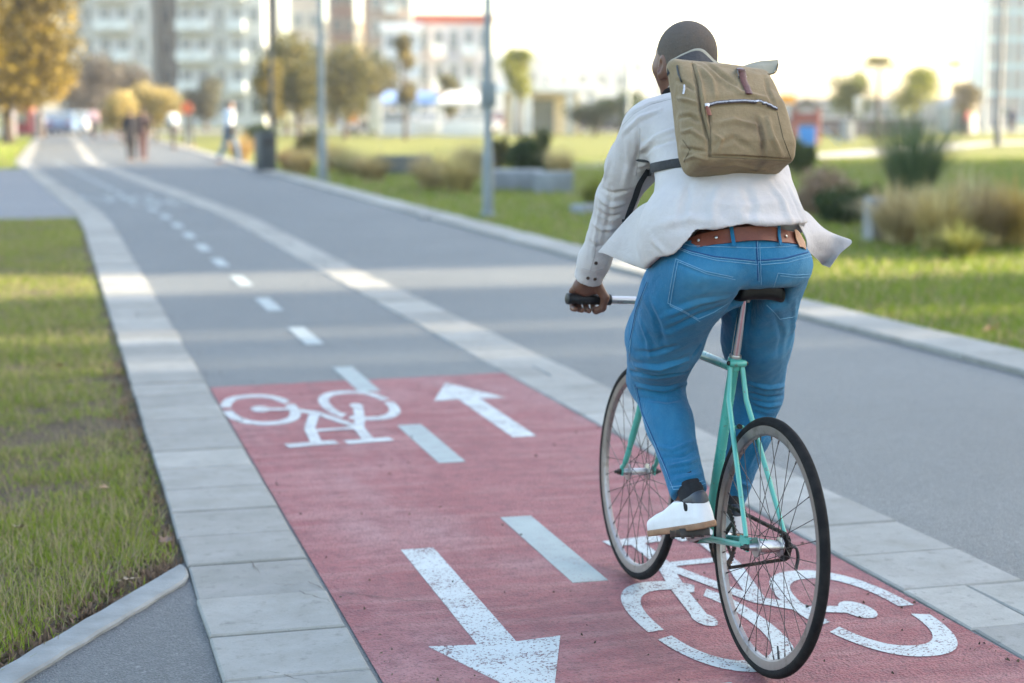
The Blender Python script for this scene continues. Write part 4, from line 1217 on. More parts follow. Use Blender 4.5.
# hem edge stitched band, cuffs, collar
def to_plane(u, v, y):
    o, d = rider_ray(u, v); return o + d * ((y - o.y) / d.y)
def flap(corner_rows, name, wob, seed):
    """loose panel of the shirt: rows of control points, smoothed into a sheet"""
    rows = [bend(r_, 5) for r_ in corner_rows]; m = min(len(r_) for r_ in rows)
    cols = [bend([r_[j] for r_ in rows], 6) for j in range(m)]
    G = []
    for i in range(len(cols[0])):
        G.append([cols[j][i] for j in range(m)])
    A = np.array([[tuple(p) for p in r_] for r_ in G]); sh = A.shape
    Pn = A.reshape(-1, 3); n_ = vnoise(Pn, seed, 42).reshape(sh[:2]); fr_ = np.linspace(0, 1, sh[0])[:, None]
    A[:, :, 1] += n_ * wob * fr_; A[:, :, 0] += n_ * wob * .4 * fr_
    o = MB().sheet([[Vector(p) for p in r_] for r_ in A], .0022).build(name, M_SHIRT, shirt, sharp=70)
    return o
flap([[to_plane(664, 196, .33), to_plane(664, 222, .24), to_plane(672, 240, .17), to_plane(680, 250, .14)],
      [to_plane(640, 206, .40), to_plane(644, 230, .34), to_plane(655, 252, .26), to_plane(668, 266, .20)],
      [to_plane(620, 226, .46), to_plane(626, 242, .42), to_plane(640, 260, .35), to_plane(660, 272, .26)],
      [to_plane(598, 252, .50), to_plane(606, 254, .48), to_plane(624, 262, .42), to_plane(648, 271, .33)]], 'shirt_tail', .010, 51)
flap([[to_plane(788, 206, .22), to_plane(800, 228, .17), to_plane(806, 240, .16), to_plane(806, 250, .17)],
      [to_plane(806, 212, .25), to_plane(818, 234, .22), to_plane(818, 250, .24), to_plane(816, 258, .26)],
      [to_plane(822, 228, .28), to_plane(834, 238, .26), to_plane(828, 256, .28), to_plane(822, 264, .32)],
      [to_plane(838, 237, .28), to_plane(852, 242, .24), to_plane(840, 254, .25), to_plane(830, 268, .27)]], 'shirt_tail', .008, 52)
for pts in ([(662, 268), (672, 259), (681, 243), (690, 231), (720, 227), (760, 228), (806, 233)], [(620, 128), (634, 114), (652, 104), (676, 98)], [(640, 128), (640, 150), (636, 176)],
            [(582, 268), (592, 271), (603, 269)], [(597, 240), (594, 258), (590, 272)]):
    p = draw(SB, pts, .0006)
    if len(p) > 1: MB().tube(p, .0010, 5).build('stitching', M_STHR, shirt)
for u, v in ((588, 278), (595, 279), (596, 263)):
    q = hit(SB, u, v, .0005)
    if q is not None:
        o, d = rider_ray(u, v); n_ = SB.ray_cast(o, d)[1]
        MB().lathe(q, n_, [(.0052, -.001), (.0056, .0012), (.0040, .002), (.0035, .0012)], 14).build('button', simple('horn_button', (.05, .03, .022, 1), (.09, .06, .04, 1), 90, .35), shirt)
# collar band round the neck
cc, ca = Vector((.023, .570, 1.515)), Vector((-.03, .60, .80)).normalized(); G = []
cu = Vector((1, 0, 0)); cv = ca.cross(cu)
for k in range(49):
    a = 2 * PI * k / 48; d = cu * math.cos(a) + cv * math.sin(a); r0 = .066 + .004 * math.cos(2 * a)
    G.append([cc + d * (r0 + .006) - ca * .020, cc + d * (r0 + .001) + ca * .004, cc + d * (r0 - .002) + ca * .016, cc + d * (r0 + .006) + ca * .016, cc + d * (r0 + .013) - ca * .012])
MB().sheet(G, .0016).build('collar', M_SHIRT, shirt, sharp=60)

# ---- shoes and socks
def shoe(heel, toe, roll, name_lab):
    h, t = Vector(heel), Vector(toe); y = (t - h).normalized(); x = y.cross(Vector((0, 0, 1))).normalized(); z = x.cross(y)
    x = (x + z * roll).normalized(); z = x.cross(y); L = (t - h).length
    M = Matrix((x, y, z)).transposed(); Mn = np.array(M)
    o = np.array(h)
    def hw(yy): return np.interp(yy / L, [0, .08, .3, .5, .72, .88, 1.0], [.022, .032, .034, .036, .045, .039, .016])
    def topz(yy): return np.interp(yy / L, [-.05, 0, .1, .28, .45, .62, .85, 1.0], [.098, .100, .096, .086, .080, .060, .046, .036])
    def up_sdf(P):
        q = (P - o) @ Mn; xx, yy, zz = q.T; s = yy - L / 2
        k = np.abs(xx) - hw(np.clip(yy, 0, L)) + .012 + np.maximum(zz - .03, 0) * .16; e = np.abs(s) - L / 2 + .014 + np.where(s < 0, (zz - .05) * .05, 0)
        a = np.sqrt(np.maximum(k, 0) ** 2 + np.maximum(e, 0) ** 2) - .012 + np.minimum(np.maximum(k, e), 0)
        d = smax(a, zz - topz(yy), .022)
        d = smax(d, .006 - zz, .004)
        op = ell(q, (0, L * .26, .105), (.027, L * .22, .042))
        return smax(d, -op, .006)
    def sole_sdf(P):
        q = (P - o) @ Mn; xx, yy, zz = q.T; s = yy - L / 2
        k = np.abs(xx) - hw(np.clip(yy, 0, L)) + .008; e = np.abs(s) - L / 2 + .008
        a = np.sqrt(np.maximum(k, 0) ** 2 + np.maximum(e, 0) ** 2) - .0115 + np.minimum(np.maximum(k, e), 0)
        return smax(a, np.abs(zz - .0035) - .009, .003)
    lo = np.minimum(o, np.array(t)) - .09; hi = np.maximum(o, np.array(t)) + .12
    V, Q = nets(up_sdf, lo, hi, .0035, 2)
    V = V + normals(V, Q) * (vnoise(V, 61, 90)[:, None] * .0007)
    up = mesh_np('shoe', V, Q, M_SHOE, person)
    V, Q = nets(sole_sdf, lo, hi, .0032, 1); mesh_np('sole', V, Q, M_SOLE, up)
    def tab(P):
        q = (P - o) @ Mn; d = up_sdf(P) - .0016
        return smax(d, np.maximum(np.maximum(q[:, 1] - .055 - (q[:, 2] - .06) * .9, .060 + .10 * np.abs(q[:, 0]) - q[:, 2] + .12 * q[:, 1]), q[:, 2] - .104), .003)
    V, Q = nets(tab, lo, hi, .003, 1); mesh_np('heel_tab', V, Q, M_TAB, up)
    mb = MB()
    for k in range(5):
        yy = L * (.50 + .055 * k); zz = float(topz(yy)) + .0025
        a, b = (Vector(o) + M @ Vector((sx * .016, yy + sx * .004, zz - .006)) for sx in (-1, 1)); m = Vector(o) + M @ Vector((0, yy, zz + .001))
        mb.tube(bend([a, m, b], 4), [(.0035, .0012)] * 9, 6, flat=tuple(y))
    mb.build('lace', M_SHOE, up)
M_SHOE = NT('white_shoe_leather'); _n = M_SHOE.noise(14, 5, .6); _m = M_SHOE.noise(160, 3)
M_SHOE.set(M_SHOE.mix(M_SHOE.fr(_n, .35, .75), (.70, .70, .70, 1), (.60, .59, .575, 1)), .5, 0, .4); M_SHOE.bump(_m, .12, .002); M_SHOE = M_SHOE.m
M_SOLE = simple('gum_sole', (.30, .17, .095, 1), (.20, .11, .06, 1), 30, .75, bump=.3, bscale=140)
M_TAB = simple('navy_heel_leather', (.022, .030, .042, 1), (.035, .042, .052, 1), 40, .45, bump=.1, bscale=160)
pl = np.array(PED_L) + np.array([BLEAN * PED_L.z, 0, 0]); pr = np.array(PED_R) + np.array([BLEAN * PED_R.z, 0, 0])
dl = np.array([-.055, .268, -.082]); dl /= np.linalg.norm(dl)
hl = pl + np.array([.006, -.004, .016]) - dl * .085 + np.array([0, 0, .004])
shoe(hl, hl + dl * .288, .06, '')
dr = np.array([.03, .28, -.025]); dr /= np.linalg.norm(dr)
hr = pr + np.array([-.004, -.004, .016]) - dr * .13 + np.array([0, 0, .003])
shoe(hr, hr + dr * .288, 0, '')
def sock_l(P):
    return chain(P, [np.array(L_AN) + np.array([0, .012, .03]), hl + dl * .070 + np.array([0, .0, .055])], [.038, .034], .01)
def sock_r(P):
    return chain(P, [np.array(R_AN) + np.array([0, 0, .03]), hr + dr * .070 + np.array([0, 0, .055])], [.038, .034], .01)
M_SOCK = simple('black_sock', (.005, .005, .006, 1), (.012, .012, .014, 1), 90, .95, bump=.3, bscale=300)
for f_ in (sock_l, sock_r):
    V, Q = nets(f_, (-.2, .1, .2), (.28, .68, .56), .005, 1); mesh_np('sock', V, Q, M_SOCK, person)
# ================================================================== BACKPACK worn on the back
FOLD_K = 2.1
P_O = Vector((-.030, .170, 1.290)); P_W = Vector((-.02, .40, .916)).normalized(); P_X = Vector((1, 0, 0))
P_X = (P_X - P_W * P_X.dot(P_W)).normalized(); P_N = P_X.cross(P_W)      # outward from the back
pw = empty('backpack', label='khaki canvas roll top backpack with brown leather strap on the rider\'s back', cat='backpack')
RM = Matrix.Translation((BX, BY, RID_Z)) @ Matrix.Rotation(-BAL, 4, 'Z')
PMl = Matrix(((P_X.x, P_N.x, P_W.x, P_O.x), (P_X.y, P_N.y, P_W.y, P_O.y), (P_X.z, P_N.z, P_W.z, P_O.z), (0, 0, 0, 1)))
pw.matrix_world = RM @ PMl
PI_M = PMl.inverted()
def ploc(p): return PI_M @ Vector(p)
PH = .312
def depth(w): return np.interp(w, [0, .05, .18, .26, .312], [.132, .150, .134, .098, .062])
def halfw(w): return np.interp(w, [0, .06, .2, .27, .312], [.141, .149, .141, .138, .143])
def pack_sdf(P):
    x, n, w = P.T; w = w * (PH / (PH - .13 * x))
    n0 = n + .20 * np.clip(w - .2, 0, 1) ** 2 - .10 * np.clip(.10 - w, 0, 1) * 0
    D = depth(w) * (1 - .16 * (np.abs(x) / .14) ** 2.2); Wd = halfw(w)
    r = .024
    kx = np.abs(x) - Wd + r; kn = np.abs(n0 - D / 2) - D / 2 + r; kw = np.abs(w - PH / 2) - PH / 2 + r
    q = np.stack([np.maximum(kx, 0), np.maximum(kn, 0), np.maximum(kw, 0)], 1)
    return (np.linalg.norm(q, axis=1) - r + np.minimum(np.maximum(np.maximum(kx, kn), kw), 0)) * .85
V, Q = nets(pack_sdf, (-.19, -.06, -.04), (.19, .20, .40), .004, 2)
b0 = bvh_of(V, Q); N_ = normals(V, Q)
def pray(u, v):
    o, d = rider_ray(u, v); return PI_M @ o, (PI_M.to_3x3() @ d).normalized()
def phit(b, u, v, lift=0.):
    o, d = pray(u, v); h = b.ray_cast(o, d)
    return None if h[0] is None else h[0] + h[1] * lift
def pdraw(b, pts, lift=.001, step=2.5):
    out = []
    for (a, c), (e, f) in zip(pts, pts[1:]):
        n = max(1, int(math.hypot(e - a, f - c) / step))
        for i in range(n + 1):
            if out and i == 0: continue
            q = phit(b, a + (e - a) * i / n, c + (f - c) * i / n, lift)
            if q is not None and (not out or (q - out[-1]).length < .05): out.append(q)
    return out
def PF(l): return [(q, w, a) for p, w, a in l for q in [pdraw(b0, p, 0)] if len(q) > 1]
V = folds(V, N_, PF([
    ([(693, 64), (698, 85), (701, 111), (708, 140), (708, 157)], .006, -.0045), ([(696, 64), (701, 85), (704, 111), (711, 138)], .007, .003),
    ([(709, 156), (740, 157), (790, 160)], .005, -.003), ([(709, 108), (710, 130), (710, 156)], .0045, -.0025), ([(706, 104), (730, 101), (752, 101), (776, 108)], .006, .004),
    ([(676, 80), (686, 84), (694, 90)], .007, -.004), ([(677, 98), (688, 100), (698, 104)], .007, .004), ([(679, 118), (690, 116), (700, 122)], .008, -.0045), ([(681, 132), (692, 130), (705, 140)], .007, .0045), ([(682, 148), (694, 150), (706, 152)], .007, -.0035), ([(684, 160), (695, 156), (706, 160)], .006, .0035),
    ([(700, 66), (712, 80), (716, 96)], .010, .0035), ([(706, 62), (716, 70), (734, 84)], .010, -.0035), ([(722, 80), (740, 92), (764, 96)], .012, .003), ([(765, 76), (768, 90), (774, 104)], .009, -.003),
    ([(712, 124), (735, 120), (760, 126)], .012, .0028), ([(715, 145), (735, 138), (752, 150)], .012, -.0028), ([(758, 118), (762, 135), (764, 156)], .009, -.0035), ([(768, 118), (773, 138), (782, 156)], .010, .0035), ([(714, 168), (735, 164), (765, 170)], .009, .0025), ([(712, 132), (722, 140), (716, 152)], .008, .0025)]))
N_ = normals(V, Q); V = V + N_ * (vnoise(V, 71, 24)[:, None] * .0040 + vnoise(V, 72, 70)[:, None] * .0013)
def canvas():
    t = NT('khaki_canvas'); g = t.attr(); a = t.noise(9, 5, .62); w1 = t.noise(300, 2, .5, t.scale((1, 1, .25))); w2 = t.noise(300, 2, .5, t.scale((.25, 1, 1)))
    c = t.mix(t.fr(a, .3, .7), (.285, .212, .122, 1), (.205, .148, .080, 1))
    w = t.math('ADD', w1, w2); c = t.mix(t.fr(w, .7, 1.3, .35, 0), c, (.15, .102, .052, 1))
    c = t.mix(t.fr(t.noise(40, 5, .7), .55, .75, 0, .25), c, (.40, .31, .18, 1))
    c = t.mix(t.fr(g, 0, 1, 0, .85), c, (.055, .035, .022, 1))
    t.set(c, .85, 0, .2, Sheen_Weight=.1); cr = t.noise(24, 5, .6, dist=.7)
    t.bump(t.math('ADD', t.math('MULTIPLY', w, .2), cr), .45, .005); return t.m
M_CANVAS = canvas()
# stains soaked into the pocket cloth
st = np.zeros(len(V))
for u, v, rx, rz, k in ((760, 128, .012, .035, .85), (762, 146, .008, .025, .9), (748, 126, .035, .022, .30), (758, 168, .010, .012, .8), (709, 116, .006, .016, .8)):
    q = phit(b0, u, v)
    if q is not None: st += k * np.exp(-(((V[:, 0] - q.x) / rx) ** 2 + ((V[:, 2] - q.z) / rz) ** 2)) * (V[:, 1] > .05)
st = np.clip(st * (.8 + .4 * vnoise(V, 75, 120)), 0, 1)
body_ = mesh_np('bag_body', V, Q, M_CANVAS, pw, col=np.repeat(st[:, None], 3, 1))
PB = bvh_of(V, Q)
M_PTHR = simple('canvas_thread', (.11, .080, .042, 1), (.08, .056, .03, 1), 150, .9)
for pts in ([(692, 62), (698, 85), (701, 111), (709, 140), (709, 157)], [(709, 157), (740, 158.5), (791, 161)], [(709, 109), (710.5, 130), (711, 157)], [(777, 112), (783, 138), (791, 159)], [(684, 162), (690, 150), (683, 140)]):
    p = pdraw(PB, pts, .0006)
    if len(p) > 1: MB().tube(p, .0010, 5).build('stitching', M_PTHR, body_)
# pocket zip: tape, teeth, puller
p = pdraw(PB, [(705, 106), (716, 102.5), (730, 101), (745, 100.5), (758, 101.5), (768, 104.5), (777, 109)], .0018)
zt = MB().tube(p, [(.0052, .0016)] * len(p), 8, flat=(0, 0, 1)).build('zip', simple('zip_tape', (.045, .030, .030, 1), (.07, .05, .045, 1), 200, .8), pw)
mb = MB(); L = 0
for a, b in zip(p, p[1:]):
    n = max(1, int((b - a).length / .003))
    for i in range(n):
        q = a + (b - a) * i / n; mb.box(q + Vector((0, .0024, 0)), (.0019, .0022, .0040))
mb.build('zip_teeth', M_ALU, zt, smooth=False)
q = p[0]; mb = MB().box(q + Vector((.002, .004, 0)), (.012, .006, .009)); mb.build('zip_slider', M_ALU, zt, bevel=.0015)
MB().tube([q + Vector((0, .006, -.003)), q + Vector((.001, .009, -.014)), q + Vector((.003, .008, -.030))], [(.0035, .0012), (.006, .0018), (.0055, .0018)], 8, flat=(1, 0, 0)).build('zip_pull', M_LEATH, zt)
# short black zip on the left side near the top, with hanging puller
p = pdraw(PB, [(677, 66), (678.5, 74), (682, 82)], .0012)
if len(p) > 1: MB().tube(p, [(.0045, .0015)] * len(p), 8, flat=(0, 1, 0)).build('side_zip', M_BLACK, pw)
q = phit(PB, 684, 86, .003) or Vector((-.14, .05, .28))
MB().tube([q, q + Vector((-.004, .004, -.014)), q + Vector((-.008, .002, -.026))], [(.0022, .0022), (.003, .0012), (.0025, .0012)], 8).build('zip_pull', M_ALU, pw)
# rolled top: a stiff flap folded out over the mouth, raised at both ends
def top_sheet(rows, name, m, thick=.003, wob=.0025):
    rows = [bend(r_, 5) for r_ in rows]; k = len(rows[0])
    cols = [bend([r_[j] for r_ in rows], 5) for j in range(k)]
    G = [[cols[j][i] + Vector((0, 1, .4)) * (wob * float(vnoise(np.array([tuple(cols[j][i])]), 77, 60)[0])) for j in range(k)] for i in range(len(cols[0]))]
    return MB().sheet(G, thick).build(name, m, pw, sharp=70)
def pp(u, v, n):
    """sight point on the plane n metres out from the back panel"""
    o, d = pray(u, v); return o + d * ((n - o.y) / d.y)
M_LINING = simple('black_lining', (.010, .010, .011, 1), (.022, .021, .02, 1), 40, .6, bump=.3, bscale=80)
M_FLAPC = NT('flap_canvas'); _a = M_FLAPC.noise(14, 5, .6); M_FLAPC.set(M_FLAPC.mix(M_FLAPC.fr(_a, .3, .7), (.27, .255, .195, 1), (.20, .185, .135, 1)), .75, 0, .25); M_FLAPC.bump(M_FLAPC.noise(120, 3), .3, .003); M_FLAPC = M_FLAPC.m
flp = top_sheet([[pp(669, 68, .020), pp(682, 60, .020), pp(700, 57, .022), pp(718, 68, .035), pp(738, 74, .064), pp(757, 75, .070), pp(773, 73.5, .058)],
           [pp(670, 61, .016), pp(682, 55, .016), pp(699, 50, .016), pp(716, 63.5, .026), pp(738, 69.5, .048), pp(757, 68, .052), pp(778, 66, .042)],
           [pp(672, 59, .008), pp(684, 53, .006), pp(701, 48.5, .004), pp(718, 61.5, .010), pp(738, 66.5, .020), pp(757, 61.5, .022), pp(778, 60, .020)]], 'flap', M_FLAPC)
top_sheet([[pp(667, 76, .032), pp(676, 66, .040), pp(694, 64, .046), pp(714, 71, .052), pp(736, 75, .068)],
           [pp(667.5, 64, .028), pp(680, 56.5, .030), pp(699.5, 50.8, .030), pp(716.5, 64.2, .040), pp(738, 71.5, .066)]], 'lining', M_LINING, .002, .001)
p = [pp(778, 64, .046), pp(775, 72.5, .062), pp(766, 74.5, .070), pp(750, 75.3, .074), pp(738, 74.3, .070)]
MB().tube(bend(p, 5), .0020, 6).build('flap_edge', M_PTHR, flp)
# buckle and leather strap
q = phit(PB, 741, 76, .006) or pp(741, 76, .05)
mb = MB(); fr_ = [q + Vector((a, .002, b)) for a, b in ((-.011, .009), (.011, .009), (.011, -.009), (-.011, -.009))]
mb.tube(fr_, .0022, 8, closed=True); mb.tube([q + Vector((-.011, .002, 0)), q + Vector((.011, .002, 0))], .0018, 6)
mb.tube([q + Vector((0, .004, 0)), q + Vector((0, .006, -.010))], .0014, 6)
mb.build('buckle', M_ALU, pw)
p = [pp(739, 68, .060), q + Vector((-.002, .004, .012)), q + Vector((0, .007, 0))] + [(phit(PB, u, v, .005) or q) for u, v in ((743, 82), (746, 88), (748.5, 94))]
MB().tube(bend(p, 5), [(.0095, .0018)] * 26, 10, flat=(1, .0, 0)).build('leather_strap', simple('strap_leather', (.105, .032, .022, 1), (.06, .018, .013, 1), 40, .45, bump=.25, bscale=120), pw)
# webbing: straps over the shoulders and round the ribs, loose tail on the left
M_WEB = simple('black_webbing', (.014, .014, .016, 1), (.028, .028, .03, 1), 120, .75, bump=.4, bscale=260)
def strap(pts, w, name, flat, t=.0014):
    p = [ploc(q) for q in bend(pts, 5)]; f = PI_M.to_3x3() @ Vector(flat)
    return MB().tube(p, [(w, t)] * len(p), 8, flat=tuple(f)).build(name, M_WEB, pw, sharp=50)
def on_shirt(u, v, lift=.007):
    return hit(SB, u, v, lift)
sd = [q for q in (on_shirt(u, v) for u, v in ((684, 164), (680, 164.3), (676, 164.7), (672, 165.2), (668, 165.8), (664, 166.3), (660, 167), (656, 167.6), (653, 168.3), (650, 169))) if q is not None]
last = sd[-1]
strap(sd + [last + Vector((-.012, .035, 0)), last + Vector((-.004, .09, .005)), last + Vector((.02, .16, .03))], .0125, 'side_strap', (0, .3, 1))
t0 = last + Vector((-.004, .004, .004))
tail = [t0, to_plane(640, 184, t0.y + .01), to_plane(635, 198, t0.y + .02), to_plane(630, 211, t0.y + .03), to_plane(626.5, 222, t0.y + .04)]
strap(tail, .0120, 'strap_tail', (1, .25, .45))
e = ploc(tail[-1]); MB().box(e + Vector((0, 0, .004)), (.026, .005, .008)).build('strap_end', M_BLACK, pw, bevel=.001)
for s in (-1, 1):
    x0 = .030 + s * .075
    q = []
    for y, z in ((.40, 1.50), (.46, 1.62), (.52, 1.62), (.58, 1.60), (.66, 1.50), (.66, 1.42), (.62, 1.34)):
        c = Vector((x0 + s * .02 * (y - .4) * 4, .47, 1.36)); d = (Vector((c.x, y, z)) - c).normalized(); h = SB.ray_cast(c + d * .5, -d)
        if h[0] is not None: q.append(h[0] + h[1] * .007)
    if len(q) > 2: strap([P_O + P_W * .30 + P_X * s * .06] + q + [Vector((.02 + s * .19, .46, 1.33))], .024, 'shoulder_strap', (1, 0, 0), .004)
# ================================================================== BEYOND: plants, posts, people, cars, buildings
# ---- trees
M_LEAF = attr_mat('foliage', .6, .3, spec=.25)
M_BARK = simple('bark', (.10, .075, .055, 1), (.055, .042, .032, 1), 9, .95, bump=.8, bscale=18, bdist=.03)
def leaf_cloud(n, centers, radii, size, cols, seed, flatten=1.0):
    r = np.random.default_rng(seed); centers = np.asarray(centers, float); radii = np.asarray(radii, float)
    pw_ = radii ** 2; k = r.choice(len(centers), n, p=pw_ / pw_.sum())
    d = r.normal(size=(n, 3)); d /= np.linalg.norm(d, axis=1)[:, None]
    rr = radii[k] * r.random(n) ** .42 * (1 + .22 * vnoise(d * 2 + centers[k], seed + 1, 1.6))
    P = centers[k] + d * rr[:, None] * np.array([1, 1, flatten])
    a = r.normal(size=(n, 3)); a /= np.linalg.norm(a, axis=1)[:, None]
    b = np.cross(a, r.normal(size=(n, 3))); b /= np.linalg.norm(b, axis=1)[:, None]
    s = size * r.uniform(.5, 1.25, n)[:, None]
    V = np.stack([P - a * s, P + b * s * .45, P + a * s, P - b * s * .45], 1).reshape(-1, 3)
    Q = np.arange(n * 4).reshape(-1, 4)
    t = r.random(n)[:, None]; g = np.clip(.5 + .5 * vnoise(P, seed + 2, 1.1), 0, 1)[:, None]
    c0, c1, c2 = (np.array(c) for c in cols)
    C_ = c0 + (c1 - c0) * (.5 * t + .5 * g); m = r.random(n) < .16; C_[m] = c2
    return V, Q, np.repeat(C_, 4, 0)
def lobes(seed, n, R, H, z0, flat=1.0):
    r = random.Random(seed); c = []; q = []
    for i in range(n):
        a = r.uniform(0, 2 * PI); t = r.random() ** .5; z = r.uniform(-1, 1)
        k = math.sqrt(max(0, 1 - z * z * .8)) * R * .62
        c.append((math.cos(a) * t * k, math.sin(a) * t * k, z0 + z * H * .36)); q.append(R * r.uniform(.28, .52))
    return c, q
def tree(name, loc, R, H, trunk_h, cols, n, size, label, group, seed, nl=14, tr=.12, flat=1.0, cat='tree', limbs=6, bare=False):
    t = empty(name, loc, 0, label, cat, group); r = random.Random(seed)
    z0 = trunk_h + H * .5; c, q = lobes(seed, nl, R, H, z0)
    mb = MB(); top = Vector((r.uniform(-.1, .1) * R, r.uniform(-.1, .1) * R, trunk_h + H * .25))
    mb.tube(bend([(0, 0, -.05), (r.uniform(-.06, .06), r.uniform(-.06, .06), trunk_h * .5), tuple(top), (top.x * 1.5, top.y * 1.5, trunk_h + H * .7)], 4), [tr * (1.5 - 1.25 * i / 12) for i in range(13)], 9)
    for k in range(min(limbs, len(c))):
        e = Vector(c[k]); s = Vector((top.x * .6, top.y * .6, trunk_h * r.uniform(.75, 1.0)))
        mb.tube(bend([s, (s + e) / 2 + Vector((0, 0, .1 * R)), e], 4), [tr * (.5 - .05 * i) for i in range(9)], 6)
        if bare:
            for w in range(7):
                f = e + Vector((r.uniform(-1, 1), r.uniform(-1, 1), r.uniform(-.1, 1.2))) * R * .4
                mb.tube([s + (e - s) * r.uniform(.5, 1), f], [tr * .16, tr * .05], 4)
    mb.build('trunk', M_BARK, t, sharp=80)
    V, Q, C_ = leaf_cloud(n, c, q, size, cols, seed, flat)
    mesh_np('crown', V, Q, M_LEAF, t, smooth=False, col=C_)
    return t
GOLD = ((.062, .050, .009), (.155, .112, .012), (.38, .27, .03))
OLIVE = ((.045, .055, .016), (.115, .11, .032), (.24, .19, .035))
YEL = ((.24, .19, .06), (.42, .34, .13), (.52, .44, .20))
DARKG = ((.016, .036, .010), (.050, .078, .020), (.09, .11, .03))
FRESH = ((.10, .13, .012), (.22, .23, .025), (.34, .32, .05))
GREY = ((.075, .066, .050), (.13, .115, .088), (.16, .13, .09))
tree('golden_tree', at(6, 78), 3.8, 8.2, 1.6, GOLD, 17000, .17, 'golden autumn tree whose trunk stands in the lawn at the far left', 'golden trees at the left lawn', 11, 40, .22)
tree('golden_tree', at(-62, 62), 3.0, 8.0, 2.2, GOLD, 8000, .16, 'golden autumn tree cut by the left frame edge', 'golden trees at the left lawn', 12, 20, .20)
tree('golden_tree', at(40, 96), 2.2, 5.4, 1.6, ((.18, .12, .012), (.36, .25, .03), (.5, .36, .05)), 5000, .17, 'smaller golden tree farther along behind the trunk of the big golden tree', 'golden trees at the left lawn', 13, 14, .16)
tree('bare_tree', at(92, 128), 3.2, 4.2, 1.3, GREY, 3600, .20, 'grey brown half bare tree in front of the apartment block', None, 14, 12, .16, bare=True)
tree('bare_tree', at(128, 132), 2.6, 3.9, 1.3, GREY, 2600, .20, 'grey brown half bare tree right behind the yellow tree', None, 15, 10, .14, bare=True)
tree('yellow_tree', at(122, 80), 1.4, 1.6, .6, YEL, 2600, .11, 'small pale yellow tree low behind the dark walking pair', 'pale yellow trees', 16, 10, .06)
tree('yellow_tree', at(155, 84), 1.7, 1.5, 1.1, YEL, 2600, .11, 'broad pale yellow tree between the walking pair and the orange round sign', 'pale yellow trees', 17, 12, .06)
tree('olive_tree', at(272, 84), 1.1, 3.4, 1.0, ((.08, .075, .02), (.17, .14, .03), (.27, .21, .04)), 2600, .13, 'narrow yellowish tree just behind the litter bin pole', 'park trees in front of the towers', 18, 10, .09)
tree('olive_tree', at(298, 92), 2.4, 4.4, 1.2, OLIVE, 4200, .15, 'dark olive tree between the two lamp posts on the left', 'park trees in front of the towers', 19, 14, .12)
tree('olive_tree', at(345, 96), 3.0, 3.4, 1.4, OLIVE, 4200, .15, 'wide dark olive tree right of the second lamp post', 'park trees in front of the towers', 20, 14, .12)
tree('olive_tree', at(405, 92), 1.1, 4.2, 1.6, ((.09, .08, .03), (.18, .15, .06), (.25, .2, .07)), 1500, .14, 'thin sparse tree in front of the blue canopies', 'park trees in front of the towers', 21, 8, .10)
tree('lawn_tree', at(518, 108), 1.5, 2.8, 2.6, FRESH, 2600, .15, 'yellow green tree behind the white pavilion', None, 22, 10, .10)
tree('round_tree', at(595, 109), 2.3, 1.9, .45, DARKG, 2600, .13, 'dark round low tree left of the rider', 'dark round trees left of the rider', 23, 10, .10, .8)
tree('round_tree', at(636, 109), 2.3, 1.9, .6, DARKG, 2600, .13, 'dark round low tree half hidden by the shoulder of the rider', 'dark round trees left of the rider', 24, 10, .10, .8)
tree('round_tree', at(852, 104), 1.9, 2.1, 1.7, ((.05, .075, .01), (.13, .16, .02), (.22, .22, .03)), 2600, .13, 'green round crowned tree with the pale sign in front of it', None, 25, 10, .08)
tree('round_tree', at(914, 104), 2.1, 2.2, 1.75, FRESH, 3000, .13, 'yellow green round crowned tree between the two palms', None, 26, 12, .08)
tree('lawn_tree', at(966, 112), 1.4, 2.2, 1.1, ((.12, .10, .05), (.2, .17, .09), (.26, .22, .1)), 1600, .14, 'brownish tree beside the grey domed kiosk', None, 27, 9, .09)

tree('olive_tree', at(286, 112), 2.6, 4.6, 1.2, DARKG, 3600, .17, 'dark green tree behind the gap between the two left lamp posts', 'park trees in front of the towers', 91, 14, .12)
tree('olive_tree', at(372, 118), 2.6, 3.8, 1.2, ((.05, .05, .02), (.11, .10, .035), (.18, .14, .04)), 3200, .17, 'dark brown green tree behind the white blue banner sign', 'park trees in front of the towers', 92, 12, .12)
tree('olive_tree', at(448, 116), 1.3, 3.0, 1.2, OLIVE, 1600, .15, 'small dark tree in front of the red roofed house', 'park trees in front of the towers', 93, 9, .10)
tree('bare_tree', at(206, 134), 2.2, 3.0, 1.0, ((.05, .055, .03), (.10, .10, .05), (.14, .12, .05)), 2400, .2, 'dull green tree at the foot of the right apartment wing', None, 94, 10, .14)
